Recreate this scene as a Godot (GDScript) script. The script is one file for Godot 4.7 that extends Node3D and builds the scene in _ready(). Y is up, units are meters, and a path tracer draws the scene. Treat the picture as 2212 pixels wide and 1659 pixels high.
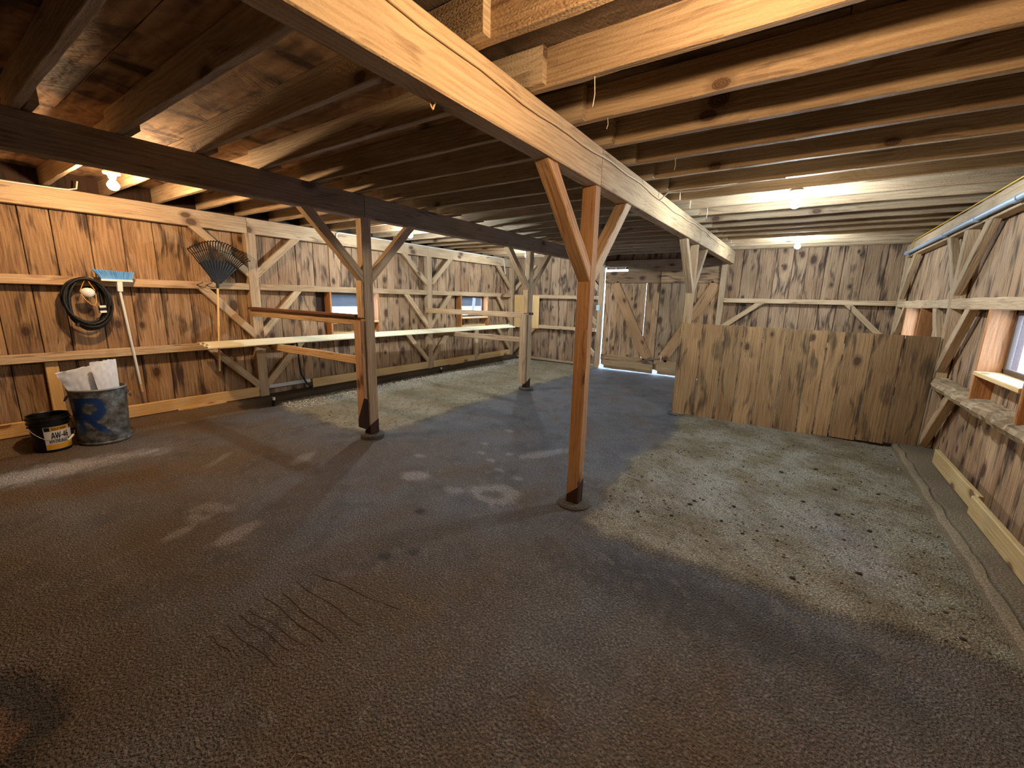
extends Node3D
# An old barn interior. Metres, y up; the barn runs away from the camera along -z.
# P(x, y, d) gives a point d metres down the barn.

const XL := -6.42      # faces of the framing of the left, right and back walls
const XR := 1.25
const ZB := 9.45
const XLB := -6.53     # inner faces of the siding boards
const XRB := 1.36
const ZBB := 9.56
const ZF := -1.1       # the wall behind the camera

var rng := RandomNumberGenerator.new()
var M := {}
var turn_col := 0

func _ready() -> void:
	rng.seed = 20240
	# ---- camera
	var cam := Camera3D.new()
	cam.name = "camera"
	cam.keep_aspect = Camera3D.KEEP_HEIGHT
	cam.fov = 84.746
	cam.near = 0.05
	cam.far = 400.0
	add_child(cam)
	cam.transform = Transform3D(Basis(Vector3(0.825, 0.023, -0.564), Vector3(-0.131, 0.980, -0.152), Vector3(0.550, 0.199, 0.811)).orthonormalized(), Vector3(0, 1.6, 0))
	cam.current = true
	# ---- sky, exposure
	var we := WorldEnvironment.new()
	we.name = "environment"
	var env := Environment.new()
	var sky := Sky.new()
	var sm := ProceduralSkyMaterial.new()
	sm.sky_top_color = Color(0.62, 0.75, 0.95)
	sm.sky_horizon_color = Color(0.85, 0.91, 0.98)
	sm.ground_bottom_color = Color(0.8, 0.83, 0.88)
	sm.ground_horizon_color = Color(0.85, 0.91, 0.98)
	sm.sky_energy_multiplier = 3.2
	sm.ground_energy_multiplier = 2.4
	sky.sky_material = sm
	env.background_mode = Environment.BG_SKY
	env.sky = sky
	env.ambient_light_source = Environment.AMBIENT_SOURCE_SKY
	env.tonemap_mode = Environment.TONE_MAPPER_LINEAR
	env.tonemap_exposure = 1.45
	env.sdfgi_enabled = true
	env.ssao_enabled = true
	env.ssil_enabled = true
	we.environment = env
	add_child(we)
	# ---- materials, then the barn from large to small
	make_materials()
	make_floor()
	make_ceiling()
	make_left_wall()
	make_right_wall()
	make_back_wall()
	make_front_wall()
	make_windows()
	make_doors()
	make_frame()
	make_partition()
	make_rails()
	make_lamps()
	make_wires()
	make_tools()
	make_containers()
	make_small()
	make_outside()

# ------------------------------------------------------------------ helpers
func P(x: float, y: float, d: float) -> Vector3:
	return Vector3(x, y, -d)

func lin(r: float, g: float, b: float) -> Color:      # an sRGB colour 0..255 as linear values
	return Color(r / 255.0, g / 255.0, b / 255.0).srgb_to_linear()

func world_of(n: Node) -> Transform3D:
	var t := Transform3D.IDENTITY
	while n is Node3D and n != self:
		t = n.transform * t
		n = n.get_parent()
	return t

func put(called: String, mesh: Mesh, mat: Material, parent: Node = self, at := Transform3D.IDENTITY) -> MeshInstance3D:
	var o := MeshInstance3D.new()
	o.name = called
	o.mesh = mesh
	if mat:
		o.material_override = mat
	o.cast_shadow = GeometryInstance3D.SHADOW_CASTING_SETTING_ON
	parent.add_child(o, true)
	o.transform = world_of(parent).affine_inverse() * at
	return o

func tag(o: Node, label: String, category: String, group := "", kind := "") -> Node:
	o.set_meta("label", label)
	o.set_meta("category", category)
	if group != "":
		o.set_meta("group", group)
	if kind != "":
		o.set_meta("kind", kind)
	return o

func thing(called: String, at: Vector3, label: String, category: String, group := "", kind := "") -> Node3D:
	var o := Node3D.new()
	o.name = called
	add_child(o, true)
	o.position = at
	tag(o, label, category, group, kind)
	return o

func st_new() -> SurfaceTool:
	var st := SurfaceTool.new()
	st.begin(Mesh.PRIMITIVE_TRIANGLES)
	return st

func vert(st: SurfaceTool, p: Vector3, n: Vector3, uv: Vector2, c := Color.WHITE) -> void:
	st.set_color(c)
	st.set_normal(n)
	st.set_uv(uv)
	st.add_vertex(p)

func quad(st: SurfaceTool, a: Vector3, b: Vector3, c: Vector3, d: Vector3, n: Vector3, ua: Vector2, ub: Vector2, uc: Vector2, ud: Vector2, col := Color.WHITE) -> void:
	vert(st, a, n, ua, col); vert(st, b, n, ub, col); vert(st, c, n, uc, col)
	vert(st, a, n, ua, col); vert(st, c, n, uc, col); vert(st, d, n, ud, col)

# A sawn piece: y from 0 to length, x across its width, z through its thickness. One column of the wood sheet on the wide faces, another on the narrow ones.
func bar_mesh(length: float, w: float, t: float, tint := Color.WHITE, opt := {}) -> ArrayMesh:
	var n_cols: int = opt.get("cols", 16)
	var wide: float = opt.get("wide", 0.28)
	var long: float = opt.get("long", 3.0)
	var col: int = opt.get("col", rng.randi() % n_cols)
	var col2: int = (col + 5) % n_cols
	var ch: float = opt.get("ch", minf(0.006, t * 0.2))
	var seg: int = opt.get("seg", 1)
	var rough: float = opt.get("rough", 0.0)
	var v0: float = opt.get("v0", rng.randf())
	var flip := 1.0 if rng.randf() < 0.5 else -1.0
	var hw := w / 2.0
	var ht := t / 2.0
	var sec: Array[Vector2] = [Vector2(-hw + ch, -ht), Vector2(hw - ch, -ht), Vector2(hw, -ht + ch), Vector2(hw, ht - ch), Vector2(hw - ch, ht), Vector2(-hw + ch, ht), Vector2(-hw, ht - ch), Vector2(-hw, -ht + ch)]
	var sa: Vector2 = opt.get("sa", Vector2.ZERO)
	var sb: Vector2 = opt.get("sb", Vector2.ZERO)
	var rings := []
	for s in seg + 1:
		var ring := []
		var y := length * s / seg
		var ox := rng.randf_range(-rough, rough)
		var oz := rng.randf_range(-rough, rough)
		for k in 8:
			var j := Vector2(sec[k].x + ox * signf(sec[k].x) + rng.randf_range(-rough, rough) * 0.5, sec[k].y + oz * signf(sec[k].y))
			ring.append(Vector3(j.x, y + (j.dot(sa) if s == 0 else (j.dot(sb) if s == seg else 0.0)), j.y))
		rings.append(ring)
	var st := st_new()
	for s in seg:
		for k in 8:
			var k2 := (k + 1) % 8
			var a: Vector3 = rings[s][k]
			var b: Vector3 = rings[s][k2]
			var c: Vector3 = rings[s + 1][k2]
			var d: Vector3 = rings[s + 1][k]
			var e := b - a
			var nrm := Vector3(e.z, 0, -e.x).normalized()
			var uv := []
			for q in [a, b, c, d]:
				var across: float = q.x if absf(nrm.z) > absf(nrm.x) else q.z
				var cc := col if absf(nrm.z) > absf(nrm.x) else col2
				uv.append(Vector2((cc + 0.5 + clampf(flip * across / wide, -0.48, 0.48)) / n_cols, v0 + q.y / long))
			quad(st, a, b, c, d, nrm, uv[0], uv[1], uv[2], uv[3], tint)
	var ec := tint * 0.82
	ec.a = 1.0
	for top in [0, 1]:
		var r: Array = rings[seg] if top else rings[0]
		var nn := Vector3.UP if top else Vector3.DOWN
		for k in range(1, 7):
			var tri := [r[0], r[k], r[k + 1]] if top else [r[0], r[k + 1], r[k]]
			for q in tri:
				vert(st, q, nn, Vector2((col2 + 0.5 + clampf(q.x / wide, -0.45, 0.45)) / n_cols, v0 + q.z * 0.3), ec)
	st.generate_tangents()
	return st.commit()

# The same piece between two points of the barn, its thickness along nrm.
func bar(parent: Node, called: String, a: Vector3, b: Vector3, w: float, t: float, nrm: Vector3, mat: Material, tint := Color.WHITE, opt := {}) -> MeshInstance3D:
	var y := (b - a).normalized()
	var z := (nrm - y * nrm.dot(y)).normalized()
	var x := y.cross(z)
	if opt.has("na"):                          # ends cut along a plane instead of square
		opt = opt.duplicate()
		var na: Vector3 = opt.na
		var nb: Vector3 = opt.nb
		opt.sa = Vector2(-x.dot(na) / y.dot(na), -z.dot(na) / y.dot(na))
		opt.sb = Vector2(-x.dot(nb) / y.dot(nb), -z.dot(nb) / y.dot(nb))
	return put(called, bar_mesh(a.distance_to(b), w, t, tint, opt), mat, parent, Transform3D(Basis(y.cross(z), y, z), a))

func box_into(st: SurfaceTool, lo: Vector3, hi: Vector3, s := 1.0, col := Color.WHITE) -> void:
	var x0 := lo.x; var y0 := lo.y; var z0 := lo.z
	var x1 := hi.x; var y1 := hi.y; var z1 := hi.z
	var f := [
		[Vector3(x0, y0, z1), Vector3(x0, y1, z1), Vector3(x1, y1, z1), Vector3(x1, y0, z1), Vector3.BACK],
		[Vector3(x1, y0, z0), Vector3(x1, y1, z0), Vector3(x0, y1, z0), Vector3(x0, y0, z0), Vector3.FORWARD],
		[Vector3(x1, y0, z1), Vector3(x1, y1, z1), Vector3(x1, y1, z0), Vector3(x1, y0, z0), Vector3.RIGHT],
		[Vector3(x0, y0, z0), Vector3(x0, y1, z0), Vector3(x0, y1, z1), Vector3(x0, y0, z1), Vector3.LEFT],
		[Vector3(x0, y1, z1), Vector3(x0, y1, z0), Vector3(x1, y1, z0), Vector3(x1, y1, z1), Vector3.UP],
		[Vector3(x0, y0, z0), Vector3(x0, y0, z1), Vector3(x1, y0, z1), Vector3(x1, y0, z0), Vector3.DOWN]]
	for q in f:
		var n: Vector3 = q[4]
		var uv := []
		for k in 4:
			var p: Vector3 = q[k]
			uv.append((Vector2(p.z, p.y) if absf(n.x) > 0.5 else (Vector2(p.x, p.z) if absf(n.y) > 0.5 else Vector2(p.x, p.y))) * s)
		quad(st, q[0], q[1], q[2], q[3], n, uv[0], uv[1], uv[2], uv[3], col)

func done(st: SurfaceTool, tangents := true) -> ArrayMesh:
	if tangents:
		st.generate_tangents()
	return st.commit()

func tube_into(st: SurfaceTool, pts: Array, r: float, sides := 8, col := Color.WHITE, closed := false, r_end := -1.0) -> void:
	var n := pts.size()
	var rings := []
	var side := Vector3.ZERO
	for i in n:
		var dir: Vector3
		if closed:
			dir = (pts[(i + 1) % n] - pts[(i + n - 1) % n]).normalized()
		else:
			dir = (pts[mini(i + 1, n - 1)] - pts[maxi(i - 1, 0)]).normalized()
		if side == Vector3.ZERO:
			side = dir.cross(Vector3.UP if absf(dir.y) < 0.9 else Vector3.RIGHT).normalized()
		side = (side - dir * side.dot(dir)).normalized()
		var other := dir.cross(side)
		var rr := r if r_end < 0 else lerpf(r, r_end, float(i) / (n - 1))
		var ring := []
		for k in sides:
			var a := TAU * k / sides
			var nn := side * cos(a) + other * sin(a)
			ring.append([pts[i] + nn * rr, nn])
		rings.append(ring)
	for i in (n if closed else n - 1):
		var r0: Array = rings[i]
		var r1: Array = rings[(i + 1) % n]
		for k in sides:
			var k2 := (k + 1) % sides
			var tri := [[r0[k], k, i], [r1[k2], k + 1, i + 1], [r0[k2], k + 1, i], [r0[k], k, i], [r1[k], k, i + 1], [r1[k2], k + 1, i + 1]]
			for q in tri:
				vert(st, q[0][0], q[0][1], Vector2(float(q[1]) / sides, q[2] * 0.2), col)
	if not closed:
		for e in [0, n - 1]:
			var ring: Array = rings[e]
			var dirn: Vector3 = (pts[0] - pts[1]).normalized() if e == 0 else (pts[n - 1] - pts[n - 2]).normalized()
			for k in range(1, sides - 1):
				var tri := [ring[0][0], ring[k][0], ring[k + 1][0]] if e == 0 else [ring[0][0], ring[k + 1][0], ring[k][0]]
				for q in tri:
					vert(st, q, dirn, Vector2(0.5, 0.5), col)

func tube(called: String, pts: Array, r: float, mat: Material, parent: Node, sides := 8, closed := false, r_end := -1.0) -> MeshInstance3D:
	var st := st_new()
	var off := world_of(parent).origin
	var local := []
	for p in pts:
		local.append(p - off)
	tube_into(st, local, r, sides, Color.WHITE, closed, r_end)
	var o := put(called, done(st), mat, parent)
	o.transform = Transform3D.IDENTITY
	return o

# A turned shape round the y axis from [radius, height] pairs, sharp where a pair repeats.
func lathe_into(st: SurfaceTool, prof: Array, sides := 32, centre := Vector3.ZERO, col := Color.WHITE) -> void:
	var total := 0.0
	var along := [0.0]
	for i in range(1, prof.size()):
		total += prof[i].distance_to(prof[i - 1])
		along.append(total)
	for i in prof.size() - 1:
		var a: Vector2 = prof[i]
		var b: Vector2 = prof[i + 1]
		if a.is_equal_approx(b):
			continue
		var d := (b - a).normalized()
		var n2 := Vector2(d.y, -d.x)
		for k in sides:
			var t0 := TAU * k / sides
			var t1 := TAU * (k + 1) / sides
			var q := []
			for e in [[a, t0, i], [b, t0, i + 1], [b, t1, i + 1], [a, t1, i]]:
				var c: float = cos(e[1])
				var s: float = sin(e[1])
				q.append([centre + Vector3(e[0].x * c, e[0].y, e[0].x * s), Vector3(n2.x * c, n2.y, n2.x * s), Vector2(e[1] / TAU, along[e[2]] / maxf(total, 1e-6))])
			for m in [0, 2, 1, 0, 3, 2]:
				vert(st, q[m][0], q[m][1], q[m][2], col)

func lathe(called: String, prof: Array, mat: Material, parent: Node, at: Vector3, sides := 32) -> MeshInstance3D:
	var st := st_new()
	lathe_into(st, prof, sides)
	return put(called, done(st), mat, parent, Transform3D(Basis.IDENTITY, at))

func v2(a: Array) -> Array:
	var o := []
	for i in range(0, a.size(), 2):
		o.append(Vector2(a[i], a[i + 1]))
	return o

# ------------------------------------------------------------------ materials
func std(albedo: Color, rough := 0.85, extra := {}) -> StandardMaterial3D:
	var m := StandardMaterial3D.new()
	m.albedo_color = albedo
	m.roughness = rough
	m.vertex_color_use_as_albedo = true
	for k in extra:
		m.set(k, extra[k])
	return m

func noise_bytes(w: int, h: int, nw: int, nh: int, freq: float, s: int, oct := 3) -> PackedByteArray:
	var f := FastNoiseLite.new()
	f.noise_type = FastNoiseLite.TYPE_SIMPLEX_SMOOTH
	f.seed = s
	f.frequency = freq
	f.fractal_octaves = oct
	var im := f.get_seamless_image(nw, nh)
	im.convert(Image.FORMAT_L8)
	if nw != w or nh != h:
		im.resize(w, h, Image.INTERPOLATE_CUBIC)
	return im.get_data()

# A sheet of board faces side by side: grain that bends round knots, dark heart streaks and water stains.
func wood_sheet(w: int, h: int, cols: int, s: int, knots: int, stain_share: float, light: Color, dark: Color, stain: Color) -> Array:
	var r := RandomNumberGenerator.new()
	r.seed = s
	var streak := noise_bytes(w, h, w, h / 32, 0.11, s + 1, 5)
	var stains := noise_bytes(w, h, w / 2, h / 8, 0.030, s + 2, 4)
	var warp := noise_bytes(w, h, w / 4, h / 8, 0.03, s + 3, 3)
	var fine := noise_bytes(w, h, w, h / 2, 0.35, s + 4, 2)
	var cw := w / cols
	var rgb := PackedByteArray()
	rgb.resize(w * h * 3)
	var bump := PackedByteArray()
	bump.resize(w * h)
	var sine := PackedFloat32Array()
	sine.resize(1024)
	for i in 1024:
		sine[i] = 0.5 + 0.5 * sin(TAU * i / 1024.0)
	for c in cols:
		var heart := r.randf_range(-0.2, 1.2)
		var rings := r.randf_range(7.0, 13.0)
		var tone := r.randf_range(-0.12, 0.12)
		var sshare := stain_share * r.randf_range(0.5, 1.5)
		var kn := []
		for k in r.randi_range(maxi(knots - 2, 0), knots + 1):
			kn.append([r.randf_range(0.15, 0.85), r.randf_range(0, h), r.randf_range(0.05, 0.13), r.randf_range(0.5, 1.0)])
		for y in h:
			var near := []
			for k in kn:
				var dy: float = y - k[1]
				if dy > h / 2.0: dy -= h
				elif dy < -h / 2.0: dy += h
				if absf(dy) < cw * 1.6:
					near.append([k[0], dy / cw, k[2], k[3]])
			for x in cw:
				var px := c * cw + x
				var i := y * w + px
				var u := (x + 0.5) / cw
				var wv := (warp[i] - 128) / 128.0
				var across := absf(u - heart + wv * 0.16) * rings
				var kd := 9.0
				for k in near:
					var dx: float = u - k[0]
					var d2: float = dx * dx + k[1] * k[1] * 0.35
					var rr: float = k[2] * k[2]
					across += 2.2 * rr / (d2 + rr) * (1.0 if dx > 0 else -1.0) * k[3] * 1.6
					var d: float = sqrt(dx * dx + k[1] * k[1] * 0.7) / k[2] + wv * 0.7
					if d < kd: kd = d
				var g := sine[int(across * 1024.0) & 1023]
				g = g * g
				var sv := streak[i] / 255.0
				var m := clampf(0.20 * g + 0.75 * (0.55 - sv) + 0.30 * (fine[i] / 255.0 - 0.5) + 0.25 + tone + 0.25 * wv, 0.0, 1.0)
				var e := absf(u - 0.5) * 2.0
				var si := y * w + c * cw + clampi(x + int(wv * 26.0), 0, cw - 1)
				var q := (stains[si] / 255.0 - 0.66 + sshare + (0.62 * (e - 0.70) if e > 0.70 else 0.0) + 0.25 * (0.5 - sv)) * 3.2
				q = clampf(q, 0.0, 1.0) * 0.8
				if kd < 2.2:
					q = maxf(q, clampf((2.2 - kd) * 0.4, 0.0, 0.5))
				var cr := lerpf(lerpf(light.r, dark.r, m), stain.r, q)
				var cg := lerpf(lerpf(light.g, dark.g, m), stain.g, q)
				var cb := lerpf(lerpf(light.b, dark.b, m), stain.b, q)
				if kd < 1.0:
					var kk := 0.58 + 0.3 * sine[int(kd * 2800.0) & 1023]
					cr *= kk; cg *= kk * 0.9; cb *= kk * 0.85
				rgb[i * 3] = int(clampf(cr * 255.0, 0, 255))
				rgb[i * 3 + 1] = int(clampf(cg * 255.0, 0, 255))
				rgb[i * 3 + 2] = int(clampf(cb * 255.0, 0, 255))
				bump[i] = int(clampf(255.0 * (0.55 + 0.5 * (sv - 0.5) + 0.35 * (fine[i] / 255.0 - 0.5) - 0.12 * g), 0, 255))
	var im := Image.create_from_data(w, h, false, Image.FORMAT_RGB8, rgb)
	im.generate_mipmaps()
	var bm := Image.create_from_data(w, h, false, Image.FORMAT_L8, bump)
	bm.convert(Image.FORMAT_RGBA8)
	bm.bump_map_to_normal_map(3.0)
	return [ImageTexture.create_from_image(im), ImageTexture.create_from_image(bm)]

func wood_mat(sheet: Array, tint := Color.WHITE, rough := 0.86, bump := 0.8) -> StandardMaterial3D:
	return std(tint, rough, {"albedo_texture": sheet[0], "normal_enabled": true, "normal_texture": sheet[1], "normal_scale": bump, "specular_mode": BaseMaterial3D.SPECULAR_SCHLICK_GGX})

func noise_tex(size: int, freq: float, s: int, ramp: Array, as_normal := false, bump := 4.0, kind := FastNoiseLite.TYPE_SIMPLEX_SMOOTH, oct := 4) -> NoiseTexture2D:
	var f := FastNoiseLite.new()
	f.noise_type = kind
	f.seed = s
	f.frequency = freq
	f.fractal_octaves = oct
	var t := NoiseTexture2D.new()
	t.width = size
	t.height = size
	t.seamless = true
	t.noise = f
	t.as_normal_map = as_normal
	t.bump_strength = bump
	if ramp.size() > 0:
		var g := Gradient.new()
		g.offsets = PackedFloat32Array(ramp.map(func(a): return a[0]))
		g.colors = PackedColorArray(ramp.map(func(a): return a[1]))
		t.color_ramp = g
	return t

func make_materials() -> void:
	var t0 := Time.get_ticks_msec()
	var boards := wood_sheet(2048, 1024, 16, 11, 4, 0.09, Color(0.82, 0.69, 0.54), Color(0.52, 0.39, 0.28), Color(0.25, 0.19, 0.155))
	var planks := wood_sheet(1024, 512, 8, 41, 0, 0.02, Color(0.80, 0.65, 0.46), Color(0.56, 0.42, 0.28), Color(0.34, 0.27, 0.20))
	var beams := wood_sheet(1024, 1024, 8, 77, 1, -0.10, Color(0.86, 0.755, 0.61), Color(0.66, 0.54, 0.40), Color(0.44, 0.35, 0.27))
	var fresh := wood_sheet(512, 512, 4, 131, 1, -0.3, Color(0.96, 0.83, 0.60), Color(0.85, 0.67, 0.42), Color(0.66, 0.48, 0.30))
	M.board = wood_mat(boards)
	M.plank = wood_mat(planks)
	M.beam = wood_mat(beams, Color.WHITE, 0.84)
	M.fresh = wood_mat(fresh, Color.WHITE, 0.7, 0.4)
	print("wood sheets ", Time.get_ticks_msec() - t0)
	var speck := noise_tex(1024, 0.05, 5, [[0.0, Color(0.50, 0.49, 0.47)], [0.42, Color(0.70, 0.69, 0.67)], [0.60, Color(0.80, 0.79, 0.77)], [0.74, Color(0.96, 0.95, 0.93)], [1.0, Color(1, 1, 1)]], false, 4.0, FastNoiseLite.TYPE_SIMPLEX_SMOOTH, 6)
	var speck_n := noise_tex(1024, 0.055, 6, [], true, 14.0, FastNoiseLite.TYPE_SIMPLEX_SMOOTH, 5)
	M.floor = std(Color.WHITE, 0.72, {"albedo_texture": speck, "normal_enabled": true, "normal_texture": speck_n, "normal_scale": 1.0})
	M.concrete = std(Color.WHITE, 0.9, {"albedo_texture": speck, "normal_enabled": true, "normal_texture": speck_n, "normal_scale": 0.5, "uv1_triplanar": true, "uv1_scale": Vector3(1.3, 1.3, 1.3)})
	M.crumb = std(Color.WHITE, 0.95)
	M.black = std(Color(0.045, 0.042, 0.040), 0.42)
	M.black_matte = std(Color(0.06, 0.058, 0.056), 0.55)
	M.white_paint = std(Color(0.86, 0.87, 0.86), 0.5)
	M.paper = std(Color(0.93, 0.96, 1.0), 0.75, {"backlight_enabled": true, "backlight": Color(0.25, 0.24, 0.22)})
	M.porcelain = std(Color(0.9, 0.89, 0.86), 0.25)
	M.steel = std(Color(0.55, 0.56, 0.57), 0.4, {"metallic": 1.0})
	M.grey_pvc = std(Color(0.60, 0.66, 0.73), 0.45)
	M.cable = std(Color(0.80, 0.70, 0.54), 0.6)
	M.cable_white = std(Color(0.85, 0.84, 0.80), 0.5)
	M.cable_yellow = std(Color(0.85, 0.68, 0.18), 0.5)
	M.yellow = std(Color(0.86, 0.64, 0.14), 0.55)
	M.blue = std(Color(0.25, 0.55, 0.85), 0.6)
	M.rubber_yellow = std(Color(0.86, 0.62, 0.22), 0.6)
	M.glass = std(Color(0.9, 0.96, 1.0, 0.07), 0.05, {"transparency": BaseMaterial3D.TRANSPARENCY_ALPHA})
	M.moulding = std(Color(0.93, 0.91, 0.80), 0.55)
	M.snow = std(Color(0.92, 0.94, 0.97), 0.9)
	M.bark = std(Color(0.30, 0.27, 0.25), 0.95)
	M.needles = std(Color(0.22, 0.30, 0.27), 0.95)
	M.dark = std(Color(0.10, 0.085, 0.07), 0.95)

const GREY := Color(0.80, 0.84, 0.86)
func tone(v: float, warm := 0.0) -> Color:       # a board's own tone: 1 is the sheet as it is
	var k := rng.randf_range(v - 0.1, v + 0.1)
	var c := Color(k * (1.0 + 0.05 * warm), k, k * (1.0 - 0.12 * warm))
	return Color(clampf(c.r, 0, 1), clampf(c.g, 0, 1), clampf(c.b, 0, 1))

const BEAM := {"cols": 8, "wide": 0.28, "long": 3.0}
func bo(extra := {}) -> Dictionary:
	var d := BEAM.duplicate()
	d.merge(extra, true)
	return d
func fo(extra := {}) -> Dictionary:
	var d := {"cols": 4, "wide": 0.25, "long": 1.6}
	d.merge(extra, true)
	return d

# ------------------------------------------------------------------ floor
var n_a := FastNoiseLite.new()
var n_b := FastNoiseLite.new()

func blob(x: float, d: float, cx: float, cd: float, rx: float, rd: float, turn := 0.0, soft := 0.5) -> float:
	var p := Vector2(x - cx, d - cd).rotated(-turn)
	var q := Vector2(p.x / rx, p.y / rd).length() + 0.22 * n_b.get_noise_2d(x * 3.0, d * 3.0)
	return 1.0 - smoothstep(1.0 - soft, 1.0, q + 0.30 * n_b.get_noise_2d(x * 8.0 + 11.0, d * 8.0))

# 1 on the packed dirt of the stalls, 0 on the paved aisle
func dirt_at(x: float, d: float) -> float:
	var wob := 0.13 * n_a.get_noise_2d(x * 1.3, d * 1.3) + 0.07 * n_b.get_noise_2d(x * 3.0, d * 3.0)
	var right := minf(x + 1.22 + wob, d - 2.60 + wob * 0.8)
	var left := minf(-3.97 - x + wob * 0.6, d - 2.92 + wob)
	return smoothstep(-0.06, 0.07, maxf(right, left))

func floor_look(x: float, d: float) -> Array:
	var a := n_a.get_noise_2d(x, d)
	var b := n_b.get_noise_2d(x * 1.7, d * 1.7)
	var c := n_b.get_noise_2d(x * 9.0 + 40.0, d * 9.0)
	var dirt := dirt_at(x, d)
	# paved aisle: dark grey, browner with trodden muck towards the near end
	var muck := clampf(0.65 - 0.25 * (d - 1.2) + 0.8 * a, 0.0, 1.0) if d < 4.5 else clampf(0.5 * a, 0, 1)
	var col := lin(130, 133, 140).lerp(lin(120, 102, 78), muck)
	var e := n_a.get_noise_2d(x * 3.1 + 20.0, d * 2.2)
	col = col.lerp(lin(72, 62, 54), clampf(0.9 * b - 0.05, 0, 0.65))
	col = col.lerp(lin(122, 98, 66), clampf(0.9 * e - 0.1, 0, 0.5))
	col = col.lerp(lin(58, 54, 52), blob(x, d, -0.3, 2.25, 1.3, 0.42, 0.0, 0.8) * 0.7)
	col = col.lerp(lin(78, 84, 94), clampf(-0.9 * e - 0.1, 0, 0.45) * (1.0 - muck))
	col = col.lerp(lin(186, 184, 180), clampf(0.5 * c - 0.1 + 0.2 * b, 0, 0.35))
	# pale scabs of spilt lime and scraped places
	for s in [[-2.70, 2.48, 0.17, 0.12, 0.3, 0.55], [-2.23, 2.47, 0.13, 0.08, 0.2, 0.4], [-2.97, 1.10, 0.09, 0.22, 0.3, 0.5], [-3.50, 1.15, 0.22, 0.10, 0.5, 0.35], [-2.07, 3.69, 0.10, 0.42, -0.5, 0.45], [-3.4, 1.04, 0.12, 0.07, 0.3, 0.4], [-3.05, 2.85, 0.09, 0.06, 0.2, 0.4], [-2.6, 3.3, 0.06, 0.05, 0, 0.4], [-2.4, 3.2, 0.07, 0.04, 0, 0.4], [-2.35, 3.45, 0.05, 0.05, 0, 0.4], [-2.75, 3.55, 0.05, 0.04, 0, 0.4], [-2.2, 3.05, 0.06, 0.04, 0, 0.4], [-1.95, 3.0, 0.06, 0.05, 0, 0.4], [-2.8, 4.1, 0.08, 0.05, 0, 0.4], [-3.28, 0.88, 0.06, 0.12, 0.4, 0.4], [-4.5, 1.6, 0.05, 0.28, 0.7, 0.3], [-3.9, 2.1, 0.10, 0.20, 0.6, 0.35]]:
		if absf(x - s[0]) < 0.7 and absf(d - s[1]) < 0.7:
			col = col.lerp(lin(214, 214, 220), blob(x, d, s[0], s[1], s[2], s[3], s[4]) * s[5])
	col = col.lerp(lin(150, 124, 84), blob(x, d, -1.52, 1.33, 0.22, 0.025, 0.1, 0.6) * 0.6)
	var ring := blob(x, d, -1.93, 2.62, 0.25, 0.20, 0.3, 0.25) - blob(x, d, -1.93, 2.62, 0.13, 0.10, 0.3, 0.6)
	col = col.lerp(lin(206, 206, 208), clampf(ring, 0, 1) * 0.55)
	# oil spots and the worn hole in the near corner
	for s in [[-1.96, 1.52, 0.06, 0.045], [-1.85, 1.665, 0.05, 0.04], [-2.2, 2.06, 0.06, 0.05]]:
		col = col.lerp(lin(24, 24, 27), blob(x, d, s[0], s[1], s[2], s[3], 0.0, 0.6) * 0.85)
	var hole := blob(x, d, -2.29, 0.0, 0.32, 0.20, -0.15, 0.35)
	var core := blob(x, d, -2.25, -0.05, 0.20, 0.13, -0.15, 0.4)
	col = col.lerp(lin(46, 40, 38), hole * 0.75).lerp(lin(150, 112, 82), core * 0.85)
	# brown bands, and bluish light painted in as a pale band, near the left wall
	col = col.lerp(lin(122, 98, 68), clampf(blob(x, d, -4.75, 0.6, 0.28, 1.5, -0.30, 0.7), 0, 1) * 0.75)
	col = col.lerp(lin(214, 222, 240), blob(x, d, -5.36, 0.5, 0.28, 1.1, -0.15, 0.8) * 0.9)
	col = col.lerp(lin(120, 96, 64), clampf((-5.75 - x) * 2.5, 0, 1) * 0.7 * (1.0 - dirt))
	# stalls
	var pale := lin(188, 184, 164).lerp(lin(156, 144, 114), clampf(0.45 + 1.5 * b, 0, 1))
	pale = pale.lerp(lin(200, 200, 200), clampf(blob(x, d, 0.42, 3.45, 0.30, 0.80, 0.35, 0.8) * 0.7 + blob(x, d, -0.5, 3.7, 0.5, 0.5, 0.0, 0.9) * 0.35, 0, 1))
	pale = pale.lerp(lin(112, 92, 62), clampf(blob(x, d, 0.55, 4.3, 0.5, 1.1, 0.0, 0.8) * 0.55 + 0.7 * (a - 0.25), 0, 0.7))
	pale = pale.lerp(lin(70, 58, 42), clampf(c * 1.6 - 0.35, 0, 0.6) * (0.5 + 0.5 * b))
	if x < -3.0:
		pale = pale.lerp(lin(226, 224, 216), blob(x, d, -5.75, 5.9, 0.33, 3.3, 0.03, 0.5) * 0.8)
		pale = pale.lerp(lin(206, 192, 152), 0.35)
	pale = pale.lerp(lin(84, 72, 52), clampf(2.2 * n_b.get_noise_2d(x * 14.0, d * 14.0 + 30.0) - 0.35, 0, 0.5))
	var edge := dirt * (1.0 - dirt) * 4.0
	col = col.lerp(pale, dirt)
	col = col.lerp(lin(58, 48, 38), clampf(edge, 0, 1) * 0.45 * clampf(0.7 + b, 0, 1))
	var up := dirt * (0.018 + 0.010 * b + 0.006 * c) + (1.0 - dirt) * (0.0025 * c + 0.003 * b) - hole * 0.012
	if x < -5.4 and d > 2.9:
		up += 0.03 * blob(x, d, -5.8, 5.9, 0.4, 3.4, 0.03, 0.8)
	if x > -1.3 and d > 5.7:
		up += 0.02 * clampf((d - 5.7) * 2.0, 0, 1)
	return [col, up]

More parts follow.
